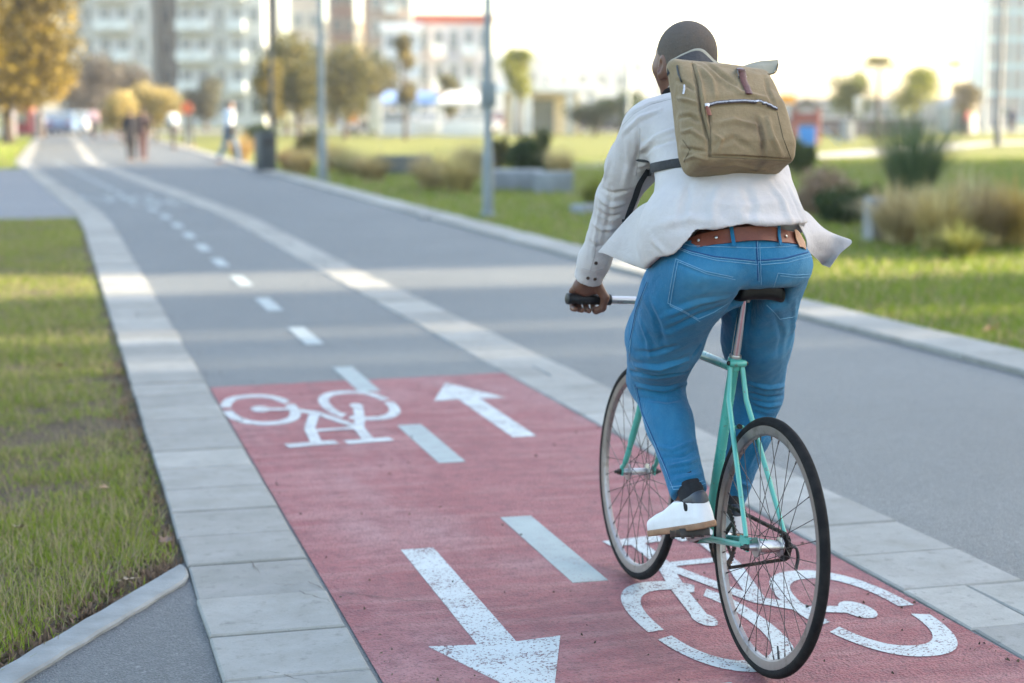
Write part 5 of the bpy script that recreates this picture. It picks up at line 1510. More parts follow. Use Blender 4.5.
# ---- palms
def palm(loc, H, R, label, seed, nf=16, tr=.16):
    t = empty('palm_tree', loc, 0, label, 'palm tree', 'palm trees on the far lawn'); r = random.Random(seed)
    mb = MB(); pr_ = []
    for i in range(24): pr_.append((tr * .62 * (1.25 - .55 * i / 23) * (1.06 if i % 2 else .96), H * i / 23))
    mb.lathe((0, 0, 0), (0, 0, 1), pr_, 10); mb.build('trunk', M_BARK, t)
    V = []; Q = []; C_ = []
    for k in range(nf):
        a = 2 * PI * k / nf + r.uniform(-.2, .2); up = r.uniform(-.1, .9); L = R * r.uniform(.8, 1.1)
        pts = [Vector((math.cos(a) * L * s, math.sin(a) * L * s, H + L * (up * s - (.55 + up * .75) * s * s))) for s in [i / 7 for i in range(8)]]
        for i in range(7):
            for m in range(3):
                for sgn in (-1, 1):
                    p = pts[i] + (pts[i + 1] - pts[i]) * m / 3; d = (pts[i + 1] - pts[i]).normalized(); sd_ = d.cross(Vector((0, 0, 1))).normalized() * sgn
                    l = R * .26 * (1 - .6 * i / 7); tip = p + (sd_ * .8 + d * .5 + Vector((0, 0, -.35))) * l
                    o = len(V); V += [p, p + d * .05 * R, tip, tip - d * .02 * R]; Q.append((o, o + 1, o + 2, o + 3))
                    c = np.array([.13, .12, .03]) * r.uniform(.6, 1.5) + np.array([.06, .03, 0]) * r.random(); C_ += [c] * 4
    mesh_np('crown', np.array([tuple(v) for v in V]), Q, M_LEAF, t, smooth=False, col=np.array(C_))
    return t
palm(at(878, 84), 4.1, 1.15, 'tall palm with a dark trunk standing left of the spiky bush', 31)
palm(at(953, 118), 4.9, 1.0, 'slim distant palm right of the yellow green round tree', 32, 14, .10)

# ---- tufts, bushes
def tuft(name, loc, n, h, spread, w, c0, c1, label, cat, group=None, seed=0, droop=.35, plume=None):
    r = np.random.default_rng(seed); ns = 5
    a = r.uniform(0, 2 * PI, n); b0 = r.random(n) ** .5 * spread * .28; L = h * r.uniform(.6, 1.1, n); out = spread * r.random(n) ** .7
    V = []; s = np.linspace(0, 1, ns)
    rad = b0[:, None] + out[:, None] * s ** 1.5; Z = L[:, None] * (s - droop * (out / spread)[:, None] * s ** 3)
    X, Y = np.cos(a)[:, None] * rad, np.sin(a)[:, None] * rad; wd = w * (1 - .85 * s) / 2
    px, py = -np.sin(a)[:, None] * wd, np.cos(a)[:, None] * wd
    V = np.stack([np.stack([X - px, Y - py, Z], 2), np.stack([X + px, Y + py, Z], 2)], 2)  # n,ns,2,3
    idx = np.arange(n * ns * 2).reshape(n, ns, 2)
    Q = np.stack([idx[:, :-1, 0], idx[:, :-1, 1], idx[:, 1:, 1], idx[:, 1:, 0]], 3 - 1).reshape(-1, 4)
    t = r.random(n)[:, None]; C_ = np.array(c0) + (np.array(c1) - np.array(c0)) * t
    C_ = np.repeat(C_, ns * 2, 0)
    o = mesh_np(name, V.reshape(-1, 3), Q, M_LEAF, smooth=False, col=C_); o.location = (loc[0], loc[1], -.02)
    return tag(o, label, cat, group)
def bush(name, loc, R, H, cols, n, size, label, cat='bush', group=None, seed=0, boxy=False):
    t = empty(name, loc, 0, label, cat, group); r = random.Random(seed); c = []; q = []
    for i in range(16):
        if boxy: c.append((r.uniform(-.62, .62) * R, r.uniform(-.62, .62) * R, H * r.uniform(.2, .80))); q.append(R * .42)
        else:
            a = r.uniform(0, 2 * PI); k = r.random() ** .5 * R * .65; c.append((math.cos(a) * k, math.sin(a) * k, H * r.uniform(.2, .72))); q.append(min(R, H) * r.uniform(.3, .45))
    mb = MB()
    for i in range(7): mb.tube([(c[i][0] * .15, c[i][1] * .15, -.05), (c[i][0] * .6, c[i][1] * .6, c[i][2] * .6), c[i]], [.03 * H, .02 * H, .008 * H], 5)
    mb.build('stem', M_BARK, t)
    V, Q, C_ = leaf_cloud(n, c, q, size, cols, seed); V[:, 2] = np.maximum(V[:, 2], .0)
    mesh_np('leaves', V, Q, M_LEAF, t, smooth=False, col=C_); return t
TAN0, TAN1 = (.26, .20, .085), (.52, .43, .23)
tuft('spiky_bush', at(914, 27.5), 560, 1.5, 1.0, .026, (.05, .09, .04), (.14, .19, .085), 'big dark green spiky bush on the lawn at the right', 'bush', None, 41, .02)
for i, (u, d, h, sp, c0, c1, lab) in enumerate((
    (902, 19.0, .62, .48, TAN0, TAN1, 'tan ornamental grass clump next to the pale stone post'),
    (944, 18.2, .66, .50, (.28, .22, .07), (.56, .46, .20), 'yellowish ornamental grass clump below the spiky bush'),
    (972, 21.0, .70, .55, TAN0, (.55, .47, .26), 'feathery pale grass clump behind the yellowish clump'),
    (990, 18.6, .60, .45, (.17, .12, .06), (.36, .27, .13), 'brown dark based grass clump second from the right frame edge'),
    (1022, 18.8, .68, .52, (.30, .21, .05), (.60, .44, .14), 'golden grass clump cut by the right frame edge'),
    (300, 40.0, .62, .50, (.34, .25, .09), (.62, .48, .24), 'bright straw coloured grass clump right beside the litter bin'),
    (288, 43.5, .55, .45, (.30, .19, .07), (.55, .36, .17), 'rusty straw grass clump just behind the litter bin'),
    (348, 40.0, .62, .70, (.26, .23, .10), (.44, .40, .20), 'grey green grass clump right of the second lamp post'),
    (372, 37.0, .58, .65, (.28, .22, .09), (.50, .40, .20), 'tan grass clump left of the two dark stone blocks'),
    (330, 44.0, .7, .70, (.22, .17, .06), (.42, .32, .14), 'ochre grass clump behind the second lamp post'),
    (432, 33.0, .70, .70, (.28, .22, .09), (.50, .41, .20), 'tall tan grass clump left of the third lamp post'),
    (458, 31.5, .66, .62, (.30, .24, .08), (.52, .44, .20), 'dense straw grass clump touching the third lamp post'),
    (470, 38.0, .80, .60, (.27, .22, .10), (.46, .40, .22), 'pale grass clump behind the third lamp post'),
    (560, 36.5, .70, .45, (.33, .26, .12), (.55, .45, .24), 'straw grass clump in front of the boxy hedge'),
    (596, 26.0, .48, .34, (.14, .16, .03), (.30, .31, .07), 'small yellow green grass clump near the left arm of the rider'),
    (240, 52.0, .75, .6, (.34, .22, .09), (.58, .40, .18), 'rusty grass clump behind the walker in the white shirt'))):
    tuft('grass_clump', at(u, d), 520, h * 1.25, sp * 1.2, .020, c0, c1, lab, 'ornamental grass', 'ornamental grass clumps', 50 + i, .45)
bush('boxy_hedge', at(531, 40), .62, 1.08, DARKG, 4200, .055, 'dark green boxy clipped hedge left of the rider', 'hedge', None, 71, True)
bush('shrub', at(498, 43), .40, 1.0, OLIVE, 1500, .06, 'narrow olive shrub left of the boxy hedge', 'shrub', None, 72)
bush('shrub', at(797, 41), .56, 1.05, ((.04, .06, .012), (.10, .13, .025), (.15, .17, .04)), 3600, .05, 'round green shrub peeking out beside the backpack', 'shrub', None, 73)
bush('shrub', at(842, 22.5), .44, .42, DARKG, 2200, .04, 'low dark green shrub right of the shirt tail', 'shrub', None, 74)
bush('shrub', at(822, 24.5), .62, .72, ((.20, .13, .08), (.33, .23, .15), (.40, .31, .22)), 2600, .045, 'reddish brown shrub behind the low dark green shrub', 'shrub', None, 75)
bush('shrub', at(384, 42.0), .42, .40, DARKG, 1500, .05, 'low dark shrub at the left end of the dark stone blocks', 'shrub', None, 76)
bush('shrub', at(310, 60), .7, 1.0, OLIVE, 1800, .07, 'dark olive shrub far behind the litter bin', 'shrub', None, 77)
bush('shrub', at(258, 66), .9, 1.1, DARKG, 1800, .08, 'dark green shrub between the walker and the litter bin pole', 'shrub', None, 78)

for i, (u, d, h, sp, c0, c1, lab) in enumerate(((888, 21.5, .60, .55, TAN0, TAN1, 'soft tan grass clump behind the pale stone post'), (930, 22.5, .62, .60, (.30, .25, .10), (.52, .45, .22), 'soft pale grass clump right at the foot of the spiky bush'), (1006, 22.0, .66, .60, (.30, .23, .08), (.56, .45, .20), 'soft golden grass clump behind the clump at the right frame edge'), (965, 17.2, .42, .42, (.16, .17, .04), (.34, .34, .10), 'low yellow green grass clump in front of the feathery pale one'))):
    tuft('grass_clump', at(u, d), 460, h, sp, .018, c0, c1, lab, 'ornamental grass', 'ornamental grass clumps', 150 + i, .5)
bush('shrub', at(862, 24.0), .40, .50, ((.05, .07, .02), (.12, .14, .04), (.20, .19, .08)), 1800, .045, 'small mixed green shrub left of the pale stone post', 'shrub', None, 160)
# ---- stones, low walls, bin
M_STONE = simple('grey_stone', (.25, .27, .285, 1), (.17, .185, .195, 1), 3, .9, bump=.4, bscale=25, bdist=.02)
M_PALES = simple('pale_stone', (.25, .25, .235, 1), (.20, .20, .19, 1), 4, .85, bump=.3, bscale=25, bdist=.01)
def stone(name, loc, s, rz, m, label, cat='stone block', group=None, bev=.03):
    o = MB().box((0, 0, s[2] / 2 - .03), s).build(name, m, bevel=bev); o.location = loc; o.rotation_euler = (0, 0, rz)
    for v in o.data.vertices: v.co += Vector((random.uniform(-1, 1), random.uniform(-1, 1), random.uniform(-1, 1))) * .012
    return tag(o, label, cat, group)
stone('stone_block', at(517, 32.5), (1.0, .5, .40), -.3, M_STONE, 'long grey stone block at the foot of the third lamp post', group='stone blocks on the lawn')
stone('stone_block', at(554, 31.5), (.72, .5, .40), -.28, M_STONE, 'shorter grey stone block below the boxy hedge', group='stone blocks on the lawn')
stone('stone_block', at(405, 41), (1.3, .6, .46), -.25, simple('dark_stone', (.10, .115, .12, 1), (.07, .08, .085, 1), 3, .9), 'dark grey stone block left of the tall tan grass', group='stone blocks on the lawn')
stone('stone_post', at(878, 19.6), (.20, .20, .52), .2, M_PALES, 'pale square stone post among the grass clumps', 'stone post')
stone('boulder', at(588, 25), (.42, .32, .14), .4, M_STONE, 'flat grey stone in the lawn left of the rider', 'stone')
stone('boulder', at(428, 23.5), (.30, .22, .08), .1, M_PALES, 'flat pale stone left of the foot of the third lamp post', 'stone')
M_BIN = simple('dark_bin_metal', (.022, .032, .038, 1), (.035, .045, .05, 1), 8, .5)
b = empty('litter_bin', at(265, 42.2), .25, 'dark blue grey litter bin at the edge of the path', 'litter bin')
mb = MB().box((0, 0, .46), (.44, .40, .88)); mb.build('bin_body', M_BIN, b, bevel=.03)
MB().box((0, 0, .935), (.50, .46, .05)).box((0, 0, .985), (.40, .36, .05)).build('bin_lid', M_BIN, b, bevel=.015)
MB().box((0, -.203, .72), (.28, .012, .12)).build('bin_slot', M_BLACK, b)
b = empty('litter_bin', at(848, 86), .1, 'grey litter bin beside the brown low fence', 'litter bin')
MB().box((0, 0, .5), (.6, .5, 1.0)).build('bin_body', M_STONE, b, bevel=.04); MB().box((0, 0, 1.05), (.68, .58, .06)).build('bin_lid', M_BIN, b, bevel=.02)

# ---- lamp posts
M_POST = simple('grey_post_paint', (.19, .225, .235, 1), (.15, .18, .19, 1), 5, .5, .3, bump=.1)
M_POSTD = simple('dark_post_paint', (.035, .048, .055, 1), (.05, .062, .07, 1), 5, .5, .3)
M_LENS = simple('lamp_glass', (.7, .7, .66, 1), (.6, .6, .57, 1), 10, .3)
def lamp(loc, H, r, m, label, arm=1.1, rz=PI, box=None):
    t = empty('street_lamp', loc, rz, label, 'street lamp', 'street lamps in the park')
    MB().lathe((0, 0, -.03), (0, 0, 1), [(r * 2.0, 0), (r * 2.0, .05), (r * 1.35, .08), (r * 1.3, .9), (r, 1.0), (r * .62, H)], 14).build('post', m, t)
    MB().tube(bend([(0, 0, H - .1), (.1, 0, H + .18), (arm * .6, 0, H + .34), (arm, 0, H + .36)], 5), r * .5, 8).build('arm', m, t)
    hd = MB().box((arm + .25, 0, H + .37), (.62, .22, .11)).build('lamp_head', m, t, bevel=.03)
    MB().box((arm + .28, 0, H + .307), (.44, .16, .014)).build('lens', M_LENS, hd)
    if box: MB().box((0, 0, box), (r * 3.2, r * 3.0, .34)).build('junction_box', m, t, bevel=.02)
    return t
lamp(at(488, 24.3), 6.2, .062, M_POST, 'grey street lamp post with a junction box nearest to the rider', box=1.72)
lamp(at(322, 37.0), 6.2, .075, M_POST, 'grey street lamp post between the litter bin and the third post')
lamp(at(272, 43.2), 6.2, .055, M_POSTD, 'dark thin street lamp post right behind the litter bin')
lamp(at(999, 76), 9.0, .125, M_POSTD, 'thick dark lamp post in front of the glass tower')
lamp(at(984, 120), 12.0, .13, M_POST, 'pale distant lamp post left of the thick dark one')
lamp(at(628, 96), 9.0, .10, M_POST, 'pale distant lamp post left of the head of the rider')

# ---- signs and flags
def round_sign(loc, h, r, m, label):
    t = empty('round_sign', loc, YAW * -1, label, 'sign')
    MB().lathe((0, 0, 0), (0, 0, 1), [(.035, 0), (.035, h + r)], 8).build('post', M_POST, t)
    MB().lathe((0, -.06, h), (0, 1, 0), [(r, 0), (r, .03)], 24).build('disc', m, t)
round_sign(at(187, 66), 1.62, .24, simple('orange_sign', (.72, .16, .05, 1), (.65, .13, .04, 1), 5, .5), 'round orange red sign on a post beyond the walkers')
def board(name, loc, w, h, z, m, label, cat='sign', depth_=.12, posts=True, rz=None):
    t = empty(name, loc, -YAW if rz is None else rz, label, cat)
    MB().box((0, 0, z + h / 2), (w, depth_, h)).build('panel', m, t, bevel=.01)
    mb = MB()
    for s in (-1, 1): mb.tube([(s * w * .32, 0, -.02), (s * w * .32, 0, z + .02)], .04, 8)
    mb.build('post', M_POST, t)
M_WHITEP = simple('white_panel', (.66, .68, .70, 1), (.58, .60, .62, 1), 3, .5)
board('banner_sign', at(375, 98), .8, 1.9, .4, M_WHITEP, 'tall white blue banner sign left of the blue canopies')
board('banner_sign', at(8, 92), .75, 1.6, .15, simple('pink_white_panel', (.55, .47, .50, 1), (.62, .58, .60, 1), 3, .5), 'pale pink upright sign at the far left edge')
board('small_sign', at(858, 98), .46, 1.0, 1.35, simple('pale_sign', (.55, .52, .45, 1), (.48, .45, .40, 1), 3, .6), 'pale upright sign in front of the green round tree')
board('orange_sign', at(787, 92), .9, .5, 1.9, simple('orange_panel', (.75, .33, .03, 1), (.70, .28, .03, 1), 4, .5), 'orange sign high beside the right edge of the backpack')
board('orange_sign', at(351, 102), .75, .75, .8, simple('orange_panel2', (.78, .28, .08, 1), (.68, .22, .06, 1), 4, .5), 'orange square sign under the wide olive tree')
t = empty('bollard', at(35, 94), 0, 'dark blue bollard post at the edge of the left lawn', 'bollard')
MB().lathe((0, 0, -.02), (0, 0, 1), [(.16, 0), (.15, 1.2), (.17, 1.22), (.17, 1.34), (.05, 1.42)], 14).build('post', simple('navy_paint', (.02, .03, .05, 1), (.03, .04, .06, 1), 5, .5), t)

# ---- low brown fence, playground, kiosk, pavilion, canopies
M_WOODD = simple('dark_fence_wood', (.11, .075, .06, 1), (.075, .05, .042, 1), 6, .9)
t = empty('low_fence', at(850, 95), -YAW, 'brown low wooden fence along the far side of the right lawn', 'fence')
for k in range(9): MB().box((-3.6 + k * .95, 0, .5), (.14, .14, 1.06)).build('fence_post', M_WOODD, t, bevel=.01)
mb = MB()
for k in range(5): mb.box((.2, -.10, .2 + k * .19), (7.8, .04, .15))
mb.build('rail_boards', M_WOODD, t)
M_RED2 = simple('red_playframe', (.26, .06, .05, 1), (.20, .045, .04, 1), 5, .5); M_BLUE = simple('blue_panel', (.02, .22, .62, 1), (.02, .18, .52, 1), 5, .45)
t = empty('play_tower', at(806, 76), -YAW, 'red and blue playground tower right of the backpack', 'playground')
for sx in (-1, 1):
    for sy in (-1, 1): MB().tube([(sx * .52, sy * .45, -.02), (sx * .52, sy * .45, 1.75)], .06, 8).build('post', M_RED2, t)
MB().box((0, -.50, .42), (.74, .05, .82)).build('panel', M_BLUE, t, bevel=.01); MB().box((0, 0, .85), (1.0, .86, .07)).build('deck', M_WOODD, t)
mb = MB(); mb.add([(-.7, -.6, 1.6), (.7, -.6, 1.6), (.7, .6, 1.6), (-.7, .6, 1.6), (0, 0, 2.15)], [(0, 1, 4), (1, 2, 4), (2, 3, 4), (3, 0, 4), (3, 2, 1, 0)]); mb.build('roof', simple('dark_green_roof', (.08, .075, .05, 1), (.06, .055, .04, 1), 5, .8), t, smooth=False)
for e in (-1, 1): MB().box((0, e * .48, 1.22), (1.0, .04, .40)).build('railing', M_RED2, t)
mb = MB().sheet([[Vector((.62 + .9 * s, w, .86 - .78 * s + .05 * math.sin(s * 3))) for w in (-.22, .22)] for s in [i / 8 for i in range(9)]], .04); mb.build('slide', M_BLUE, t)
t = empty('kiosk', at(958, 122), -YAW, 'grey domed kiosk at the far side of the right lawn', 'kiosk')
M_KIOSK = simple('kiosk_wall', (.40, .39, .36, 1), (.34, .33, .31, 1), 3, .8)
MB().lathe((0, 0, 0), (0, 0, 1), [(1.35, 0), (1.35, 1.7)], 20).build('wall', M_KIOSK, t)
MB().lathe((0, 0, 1.7), (0, 0, 1), [(1.5, 0), (1.48, .12), (1.25, .5), (.8, .85), (.3, 1.02), (.05, 1.08)], 20).build('roof', M_KIOSK, t)
MB().box((0, -1.36, .85), (.8, .06, 1.6)).build('door', M_BIN, t)
M_WHITE = simple('white_wall_paint', (.78, .77, .74, 1), (.70, .69, .66, 1), 2, .8)
M_GLASS = simple('dark_glass', (.16, .19, .20, 1), (.11, .135, .145, 1), 2, .12, spec=.6)
M_CREAM = simple('cream_render', (.66, .58, .44, 1), (.58, .50, .38, 1), 1.2, .85)
t = empty('pavilion', at(548, 112), -.12, 'low white pavilion with a broad flat roof behind the lawn', 'pavilion')
MB().box((0, 0, 3.0), (6.4, 4.0, .55)).build('roof', M_WHITE, t, bevel=.03)
for x in (-2.3, -1.6, 1.2, 2.6): MB().box((x, -1.5, 1.36), (.55, .4, 2.7)).build('column', M_WHITE, t, bevel=.02)
MB().box((-.2, 1.4, 1.36), (5.0, .3, 2.7)).build('wall', M_CREAM, t); MB().box((-.2, 1.22, 1.2), (1.6, .05, 2.2)).build('door', M_GLASS, t)
def canopy(loc, w, m, label, rz):
    t = empty('market_canopy', loc, rz, label, 'market stall', 'market canopies in front of the towers')
    for sx in (-1, 1):
        for sy in (-1, 1): MB().tube([(sx * w * .46, sy * 1.2, -.02), (sx * w * .46, sy * 1.2, 2.1)], .04, 8).build('post', M_WHITE, t)
    mb = MB(); a, b_ = w / 2, 1.35
    mb.add([(-a, -b_, 2.1), (a, -b_, 2.1), (a, b_, 2.1), (-a, b_, 2.1), (-a * .5, 0, 2.75), (a * .5, 0, 2.75), (-a, -b_, 1.88), (a, -b_, 1.88), (a, b_, 1.88), (-a, b_, 1.88)],
           [(0, 1, 5, 4), (1, 2, 5), (2, 3, 4, 5), (3, 0, 4), (6, 7, 1, 0), (7, 8, 2, 1), (8, 9, 3, 2), (9, 6, 0, 3)]); mb.build('canopy', m, t, smooth=False)
    MB().box((0, -.6, .45), (w * .8, .7, .9)).build('counter', M_WHITEP, t, bevel=.02)
M_CBLUE = simple('blue_canopy', (.24, .36, .58, 1), (.20, .30, .50, 1), 3, .7); M_CWHITE = simple('white_canopy', (.74, .72, .66, 1), (.66, .64, .60, 1), 3, .7)
canopy(at(398, 104), 2.7, M_CBLUE, 'pale blue market canopy left of the white one', -.2)
canopy(at(426, 108), 2.2, M_CBLUE, 'second blue market canopy partly behind the white one', -.2)
canopy(at(462, 104), 3.2, M_CWHITE, 'long white market canopy near the third lamp post', -.2)
t = empty('market_stall', at(18, 104), -.1, 'dark red market stall under the golden tree', 'market stall')
MB().box((0, 0, 1.1), (1.8, 1.6, 1.9)).build('stall_body', simple('dark_red_wall', (.22, .03, .04, 1), (.16, .02, .03, 1), 3, .7), t, bevel=.02); MB().box((0, -.2, 2.1), (2.1, 2.2, .14)).build('roof', M_WOODD, t); MB().box((0, -.82, 1.2), (1.2, .05, .7)).build('counter_window', M_GLASS, t)

# ---- people walking far off
def walker(loc, rz, H, top, legs, label, stride=.28, hair=(.02, .015, .012, 1), skin=(.42, .24, .16, 1), bag=None, lean=.04, long_coat=False, cat='person', group=None):
    s = H / 1.75
    t = empty('person', loc, rz, label, cat, group)
    def J(x, y, z): return np.array([x * s, y * s, z * s])
    ft = [J(-.09, -stride, .09), J(.09, stride * .9, .05)]; kn = [J(-.09, -stride * .25, .49), J(.09, stride * .62, .50)]; hips = [J(-.085, 0, .90), J(.085, 0, .90)]
    sh = [J(-.19, lean, 1.43), J(.19, lean, 1.43)]; el = [J(-.235, lean + .10, 1.15), J(.235, lean - .10, 1.15)]; hn = [J(-.23, lean + .24, .93), J(.23, lean - .08, .88)]
    def body(P):
        d = ell(P, J(0, lean + .03, 1.64), (.075 * s, .095 * s, .115 * s)); d = smin(d, rcone(P, J(0, lean, 1.45), J(0, lean + .01, 1.58), .055 * s, .052 * s), .03)
        d = smin(d, rcone(P, J(0, lean + .12, 1.63), J(0, lean + .128, 1.615), .015 * s, .015 * s), .02)
        d = smin(d, ell(P, J(0, lean * .7, 1.22), (.15 * s, .10 * s, .28 * s)), .04)
        d = smin(d, ell(P, J(0, 0, .96), (.15 * s, .11 * s, .13 * s)), .04)
        for i in (0, 1):
            d = smin(d, chain(P, [sh[i], el[i], hn[i], hn[i] + J(0, .02, -.09)], [.05 * s, .04 * s, .03 * s, .026 * s], .02), .03)
            d = smin(d, chain(P, [hips[i], kn[i], ft[i]], [.085 * s, .06 * s, .04 * s], .03), .03)
            d = smin(d, rcone(P, ft[i] + J(0, -.04, -.03), ft[i] + J(0, .15, -.045), .038 * s, .03 * s), .02)
        return d
    hh = .018
    V, Q = nets(body, (-.42 * s, -.5 * s, -.06), (.42 * s, .62 * s, 1.82 * s), hh, 1)
    mesh_np('body', V, Q, simple('skin', skin, tuple(c * .8 for c in skin[:3]) + (1,), 20, .6), t)
    def shirt(P):
        d = ell(P, J(0, lean * .8, 1.22), (.178 * s, .128 * s, .33 * s)); d = smin(d, rcone(P, sh[0], sh[1], .075 * s, .075 * s), .05)
        if long_coat: d = smin(d, rcone(P, J(0, 0, 1.1), J(0, 0, .72), .16 * s, .19 * s), .05)
        for i in (0, 1): d = smin(d, chain(P, [sh[i], el[i], hn[i]], [.07 * s, .058 * s, .045 * s], .02), .03)
        return smax(d, P[:, 2] * -1 + (.70 if long_coat else .92) * s, .02)
    V, Q = nets(shirt, (-.42 * s, -.4 * s, .6 * s), (.42 * s, .5 * s, 1.62 * s), hh, 1)
    V = V + normals(V, Q) * (vnoise(V, 5, 18)[:, None] * .006); mesh_np('jacket', V, Q, simple('jacket_cloth', top, tuple(c * .7 for c in top[:3]) + (1,), 9, .85), t)
    def trs(P):
        d = ell(P, J(0, 0, .95), (.172 * s, .132 * s, .15 * s))
        for i in (0, 1): d = smin(d, chain(P, [hips[i], kn[i], ft[i] + J(0, 0, .03)], [.10 * s, .075 * s, .06 * s], .03), .03)
        return d
    V, Q = nets(trs, (-.3 * s, -.5 * s, .05 * s), (.3 * s, .5 * s, 1.12 * s), hh, 1); mesh_np('trousers', V, Q, simple('trouser_cloth', legs, tuple(c * .7 for c in legs[:3]) + (1,), 9, .85), t)
    def hr_(P): return smax(ell(P, J(0, lean + .015, 1.665), (.085 * s, .10 * s, .115 * s)), np.maximum(P[:, 1] - (lean + .07) * s - .4 * (P[:, 2] - 1.66 * s), 1.56 * s - P[:, 2]), .01)
    V, Q = nets(hr_, (-.15 * s, -.2 * s, 1.5 * s), (.15 * s, .3 * s, 1.82 * s), .014, 1); mesh_np('hair', V, Q, simple('hair', hair, None, 40, .8), t)
    if bag:
        o = MB().box((0, 0, 0), (.15, .26, .34)).build('shoulder_bag', simple('bag_cloth', bag, None, 9, .8), bevel=.04)
        o.location = Vector(loc) + Matrix.Rotation(rz, 3, 'Z') @ Vector((.29 * s, -.05, .92 * s)); o.rotation_euler = (0, 0, rz)
        tag(o, label.split(' walking')[0].replace('person', 'bag hanging from the shoulder of the person'), 'bag')
    return t
walker(at(228, 49), -1.2, 1.78, (.66, .70, .74, 1), (.09, .17, .27, 1), 'person in a white shirt and blue jeans walking at the right edge of the path', .30, bag=(.02, .025, .03, 1))
walker(at(130, 51), .05, 1.55, (.022, .02, .024, 1), (.022, .02, .022, 1), 'shorter person in black walking away on the path, left of a pair', .16, long_coat=True)
walker(at(142, 52), .1, 1.62, (.05, .03, .03, 1), (.10, .055, .055, 1), 'person in a dark jacket and dark reddish trousers, right of the pair on the path', .20)
walker(at(93, 92), 0, 1.72, (.62, .42, .46, 1), (.05, .035, .035, 1), 'person in a pale pink top standing far down the path', .12)
walker(at(104, 99), .3, 1.70, (.10, .05, .035, 1), (.05, .035, .03, 1), 'person in brown standing far down the path beside the pink top', .12)
walker(at(116, 101), -.4, 1.68, (.45, .30, .18, 1), (.06, .045, .045, 1), 'person in a tan jacket far down the path', .12)
walker(at(173, 68), .5, 1.62, (.50, .56, .60, 1), (.035, .035, .04, 1), 'person in a pale blue top and black trousers right of the yellow trees', .22)
walker(at(188, 72), -.8, 1.66, (.02, .03, .04, 1), (.05, .06, .08, 1), 'person in a dark coat below the round orange sign', .18, long_coat=True)
walker(at(968, 104), 1.0, 1.72, (.40, .06, .07, 1), (.07, .06, .06, 1), 'person in a red top left of the thick dark lamp post', .2)
walker(at(1012, 108), -.9, 1.74, (.03, .04, .09, 1), (.05, .05, .07, 1), 'person in navy clothes right of the thick dark lamp post', .2)

# ---- parked cars
def car(loc, rz, paint, label, van=False):
    t = empty('parked_car', loc, rz, label, 'car' if not van else 'van', 'cars parked beyond the park')
    W2 = .87
    prof = [(-2.1, .32), (-2.12, .72), (-1.95, .92), (-1.55, .98), (-.95, 1.42), (-.3, 1.50), (.5, 1.48), (1.15, 1.02), (1.95, .86), (2.12, .66), (2.1, .32)] if not van else \
           [(-2.3, .35), (-2.32, 1.2), (-2.25, 1.95), (-1.9, 2.06), (.9, 2.06), (1.35, 1.75), (1.75, 1.12), (2.25, .98), (2.35, .7), (2.3, .35)]
    m = len(prof); V = []; F_ = []
    secs = [(-W2, .90), (-W2 * .98, 1.), (W2 * .98, 1.), (W2, .90)]
    for y, k in secs:
        for x, z in prof:
            tum = max(0, z - .95) * .30
            V.append((x * (1 if k == 1. else .985), (abs(y) - tum) * math.copysign(1, y), .32 + (z - .32) * (1 if k == 1. else .97)))
    for s in range(3):
        for i in range(m): F_.append((s * m + i, s * m + (i + 1) % m, (s + 1) * m + (i + 1) % m, (s + 1) * m + i))
    F_ += [tuple(range(m)), tuple(range(4 * m - 1, 3 * m - 1, -1))]
    mb = MB(); mb.add(V, F_); mb.build('body', paint, t, sharp=40)
    def yy(z): return W2 - max(0, z - .95) * .30 + .006
    for s in (-1, 1):
        g = MB(); zt, zb = (1.40, 1.02) if not van else (1.85, 1.25)
        for x0, x1, x2, x3 in (((-1.35, -.2, -.2, -.85), (-.12, 1.0, .48, -.12)) if not van else ((.1, 1.35, 1.05, .1),)):
            g.add([(x0, s * yy(zb), zb), (x1, s * yy(zb), zb), (x2, s * yy(zt), zt), (x3, s * yy(zt), zt)], [(0, 1, 2, 3)])
        g.build('side_window', M_GLASS, t, smooth=False)
    g = MB(); a, b_ = ((1.13, 1.05), (.54, 1.46)) if not van else ((1.73, 1.18), (1.37, 1.74))
    for e, q in ((a, b_), ((-1.50, 1.02), (-.98, 1.41))) if not van else ((a, b_),):
        n = .012 if e[0] > 0 else -.012
        g.add([(e[0] + n, -yy(e[1]) + .12, e[1]), (e[0] + n, yy(e[1]) - .12, e[1]), (q[0] + n, yy(q[1]) - .12, q[1]), (q[0] + n, -yy(q[1]) + .12, q[1])], [(0, 1, 2, 3)])
    g.build('windscreen', M_GLASS, t, smooth=False)
    for x in (-1.32, 1.32):
        for s in (-1, 1):
            w = MB().lathe((x, s * (W2 - .19), .32), (0, s, 0), [(.20, 0), (.31, .02), (.32, .06), (.32, .17), (.30, .20), (.2, .205)], 20).build('wheel', M_TYRE, t)
            MB().lathe((x, s * (W2 + .014), .32), (0, s, 0), [(.19, 0), (.17, .012), (.05, .02)], 16).build('rim', M_ALU, w)
    for x, mm, nm in ((2.1, M_LENS, 'headlight'), (-2.1, M_RED2, 'tail_light')):
        for s in (-1, 1): MB().box((x * (1.0 if not van else 1.09), s * .60, .70 if x > 0 else .78), (.06, .34, .15)).build(nm, mm, t, bevel=.02)
    return t
P_W_ = simple('white_car_paint', (.70, .71, .72, 1), (.66, .67, .68, 1), 2, .25); P_D = simple('dark_car_paint', (.02, .022, .026, 1), (.03, .032, .036, 1), 2, .25); P_G = simple('grey_car_paint', (.25, .28, .31, 1), (.22, .25, .28, 1), 2, .3); P_R = simple('red_car_paint', (.30, .03, .03, 1), (.26, .03, .03, 1), 2, .3); P_B = simple('blue_car_paint', (.10, .17, .28, 1), (.08, .15, .25, 1), 2, .3)
car(at(46, 112), -1.75, P_W_, 'white car parked at the far left end of the path')
